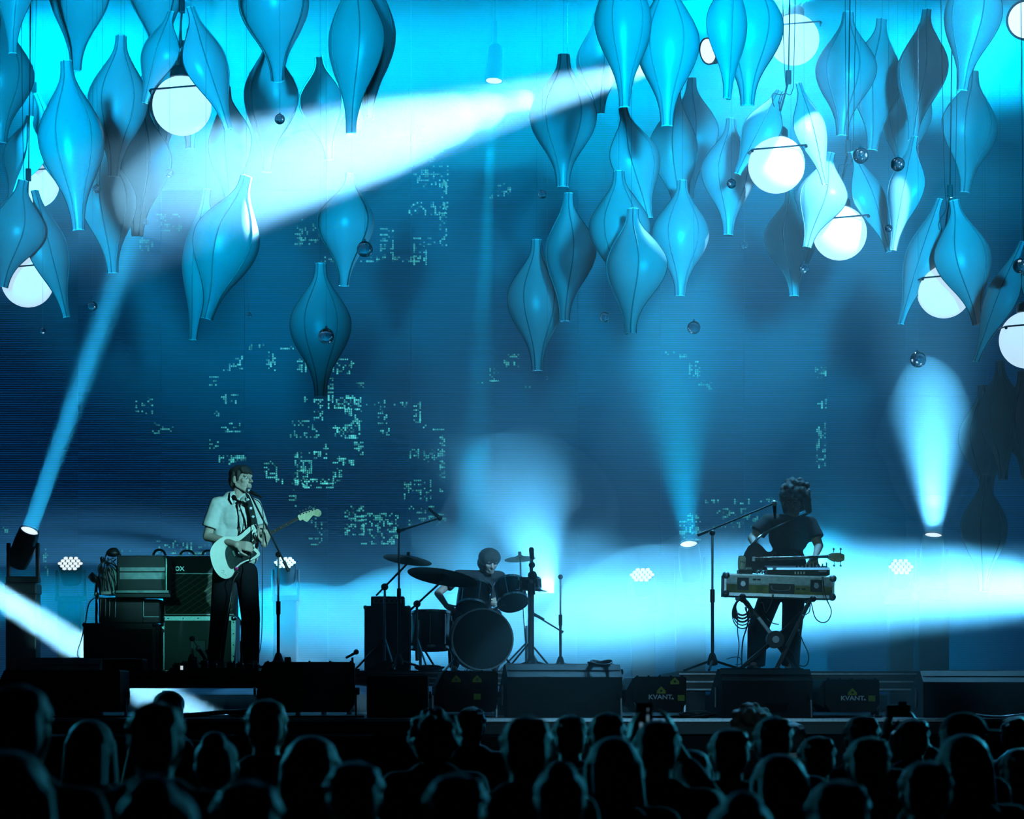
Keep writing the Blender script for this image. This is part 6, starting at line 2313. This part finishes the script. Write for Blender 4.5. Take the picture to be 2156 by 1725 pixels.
# phone and camera held above the crowd
M['screenlit'] = mat('lit_phone_screen', (0.02, 0.02, 0.02), 0.2, emit=(0.25, 0.5, 0.7), estr=0.35)
_, Yp, sp_ = FANS[1384]
c = Vector((xat(1384, Yp) - .03, Yp + .385, 1.75 * sp_))
t = thing('phone', 'dark phone with lit spots raised above the crowd', 'phone', c)
MB().box(c, (.07, .010, .115), bev=.006).build('phone_body', 'black', t)
MB().box(c + Vector((0, -.006, 0)), (.062, .003, .10)).build('phone_screen', 'black', t)
for (dx, dz, w_, h_) in ((-.012, -.03, .012, .02), (.014, -.015, .008, .05), (.014, .03, .006, .01)):
    MB().box(c + Vector((dx, -.0078, dz)), (w_, .001, h_)).build('lit_spot', 'screenlit', t)
_, Yp, sp_ = FANS[1922]
c = Vector((xat(1922, Yp) - .015, Yp + .385, 1.78 * sp_))
t = thing('camera_in_hand', 'black compact camera raised by a spectator at right', 'camera', c)
MB().box(c, (.125, .05, .066), bev=.008).build('camera_body', 'black', t)
MB().cyl(c + Vector((.01, .02, 0)), c + Vector((.01, .08, 0)), .03, seg=18).build('camera_lens', 'blackmetal', t)
MB().box(c + Vector((.02, 0, .04)), (.045, .04, .022), bev=.005).build('viewfinder', 'black', t)


# ================================================================== SMOKE
def cloud(label, blobs, dens, seed, lumps=9):
    """a bank of thicker smoke: many overlapping puffs melted into one billow. blobs: (px, py, Y, rx, ry, rz)"""
    rn = random.Random(seed)
    mb = MB()
    for (px, py, Y, rx, ry, rz_) in blobs:
        c = P(px, py, Y)
        mb.ball(c, (rx, ry, rz_), seg=18, rings=12)
        for i in range(lumps):
            a, z = rn.uniform(0, 2 * PI), rn.uniform(-.9, .9)
            r = math.sqrt(1 - z * z)
            k = rn.uniform(.22, .45)
            mb.ball(c + Vector((r * math.cos(a) * rx * .8, r * math.sin(a) * ry * .8, z * rz_ * .8)), (rx * k, ry * k, rz_ * k), seg=12, rings=8)
    for i, (x, y, z) in enumerate(mb.v):
        z = max(z, STG + .012)
        mb.v[i] = (x, min(y, 29.9), z)
    me = remesh(mb, .09, 6, .5)
    me.transform(Matrix.Identity(4))
    me.materials.clear()
    me.materials.append(haze_material('smoke', dens, .3))
    o = bpy.data.objects.new('smoke_cloud', me)
    COL.objects.link(o)
    tag(o, label, 'smoke', None, 'stuff')
    return o


def spindle(p0, p1, n, r, taper=.25):
    """puffs strung along a line, thin at both ends"""
    out = []
    for i in range(n):
        u = i / (n - 1)
        k = taper + (1 - taper) * math.sin(PI * u) ** .8
        out.append((p0[0] + (p1[0] - p0[0]) * u, p0[1] + (p1[1] - p0[1]) * u, p0[2] + (p1[2] - p0[2]) * u, r * k, r * k, r * k))
    return out


cloud('bright smoke bank hanging behind the drum kit', [(1150, 1260, 28.0, 1.1, .9, .9), (1080, 1090, 27.9, 1.2, .9, .95), (1270, 1310, 28.0, .9, .9, .6)], .09, 1)
cloud('bright smoke bank low across the right half of the stage', spindle((1150, 1340, 27.6), (2280, 1340, 25.0), 10, 1.3, .2), .11, 2)
cloud('smoke low behind the singer and left of the drums', [(640, 1330, 28.2, .9, .8, .55), (860, 1310, 28.4, .9, .8, .65), (420, 1340, 28.0, .8, .7, .45)], .12, 7)
cloud('smoke plume rising over the right moving head lamp', spindle((1964, 1100, 26.9), (1950, 760, 25.4), 7, .5, .2), .13, 3)
cloud('smoke lit up in the white beam at upper left', [(1440 - 1120 * i / 13, 122 + 292 * i / 13, 22.75 - 2.85 * i / 13, r_, r_, r_) for i, r_ in enumerate((.03, .05, .075, .11, .16, .22, .30, .40, .50, .58, .64, .62, .52, .34))], .10, 4, 2)
cloud('smoke glowing around the lamp at the top right', spindle((1250, 60, 24.4), (1980, 10, 24.2), 7, .8, .3), .10, 5)
cloud('broad smoke layer under the roof behind the petals', [(-60 + 285 * i, (120, 90, 140, 40, 60, 80, 120, 90, 120)[i], 28.2, 1.25, 1.3, (1.0, 1.1, 1.1, .9, .9, 1.0, 1.0, 1.0, 1.0)[i]) for i in range(9)], .06, 6)
cloud('thinner smoke sinking from the roof layer in front of the screen', [(20 + 330 * i, (190, 220, 150, 130, 160, 200, 190)[i], 28.0, 1.6, 1.3, (1.5, 1.6, 1.3, 1.2, 1.4, 1.5, 1.4)[i]) for i in range(7)], .028, 9)

# tiny glowing surfaces are not sampled one by one as lamps
for m_ in bpy.data.materials:
    if m_.name.split('.')[0] in ('lit_diodes', 'led_mesh', 'small_white_led', 'lit_phone_screen', 'lamp_lens'):
        m_.cycles.emission_sampling = 'NONE'
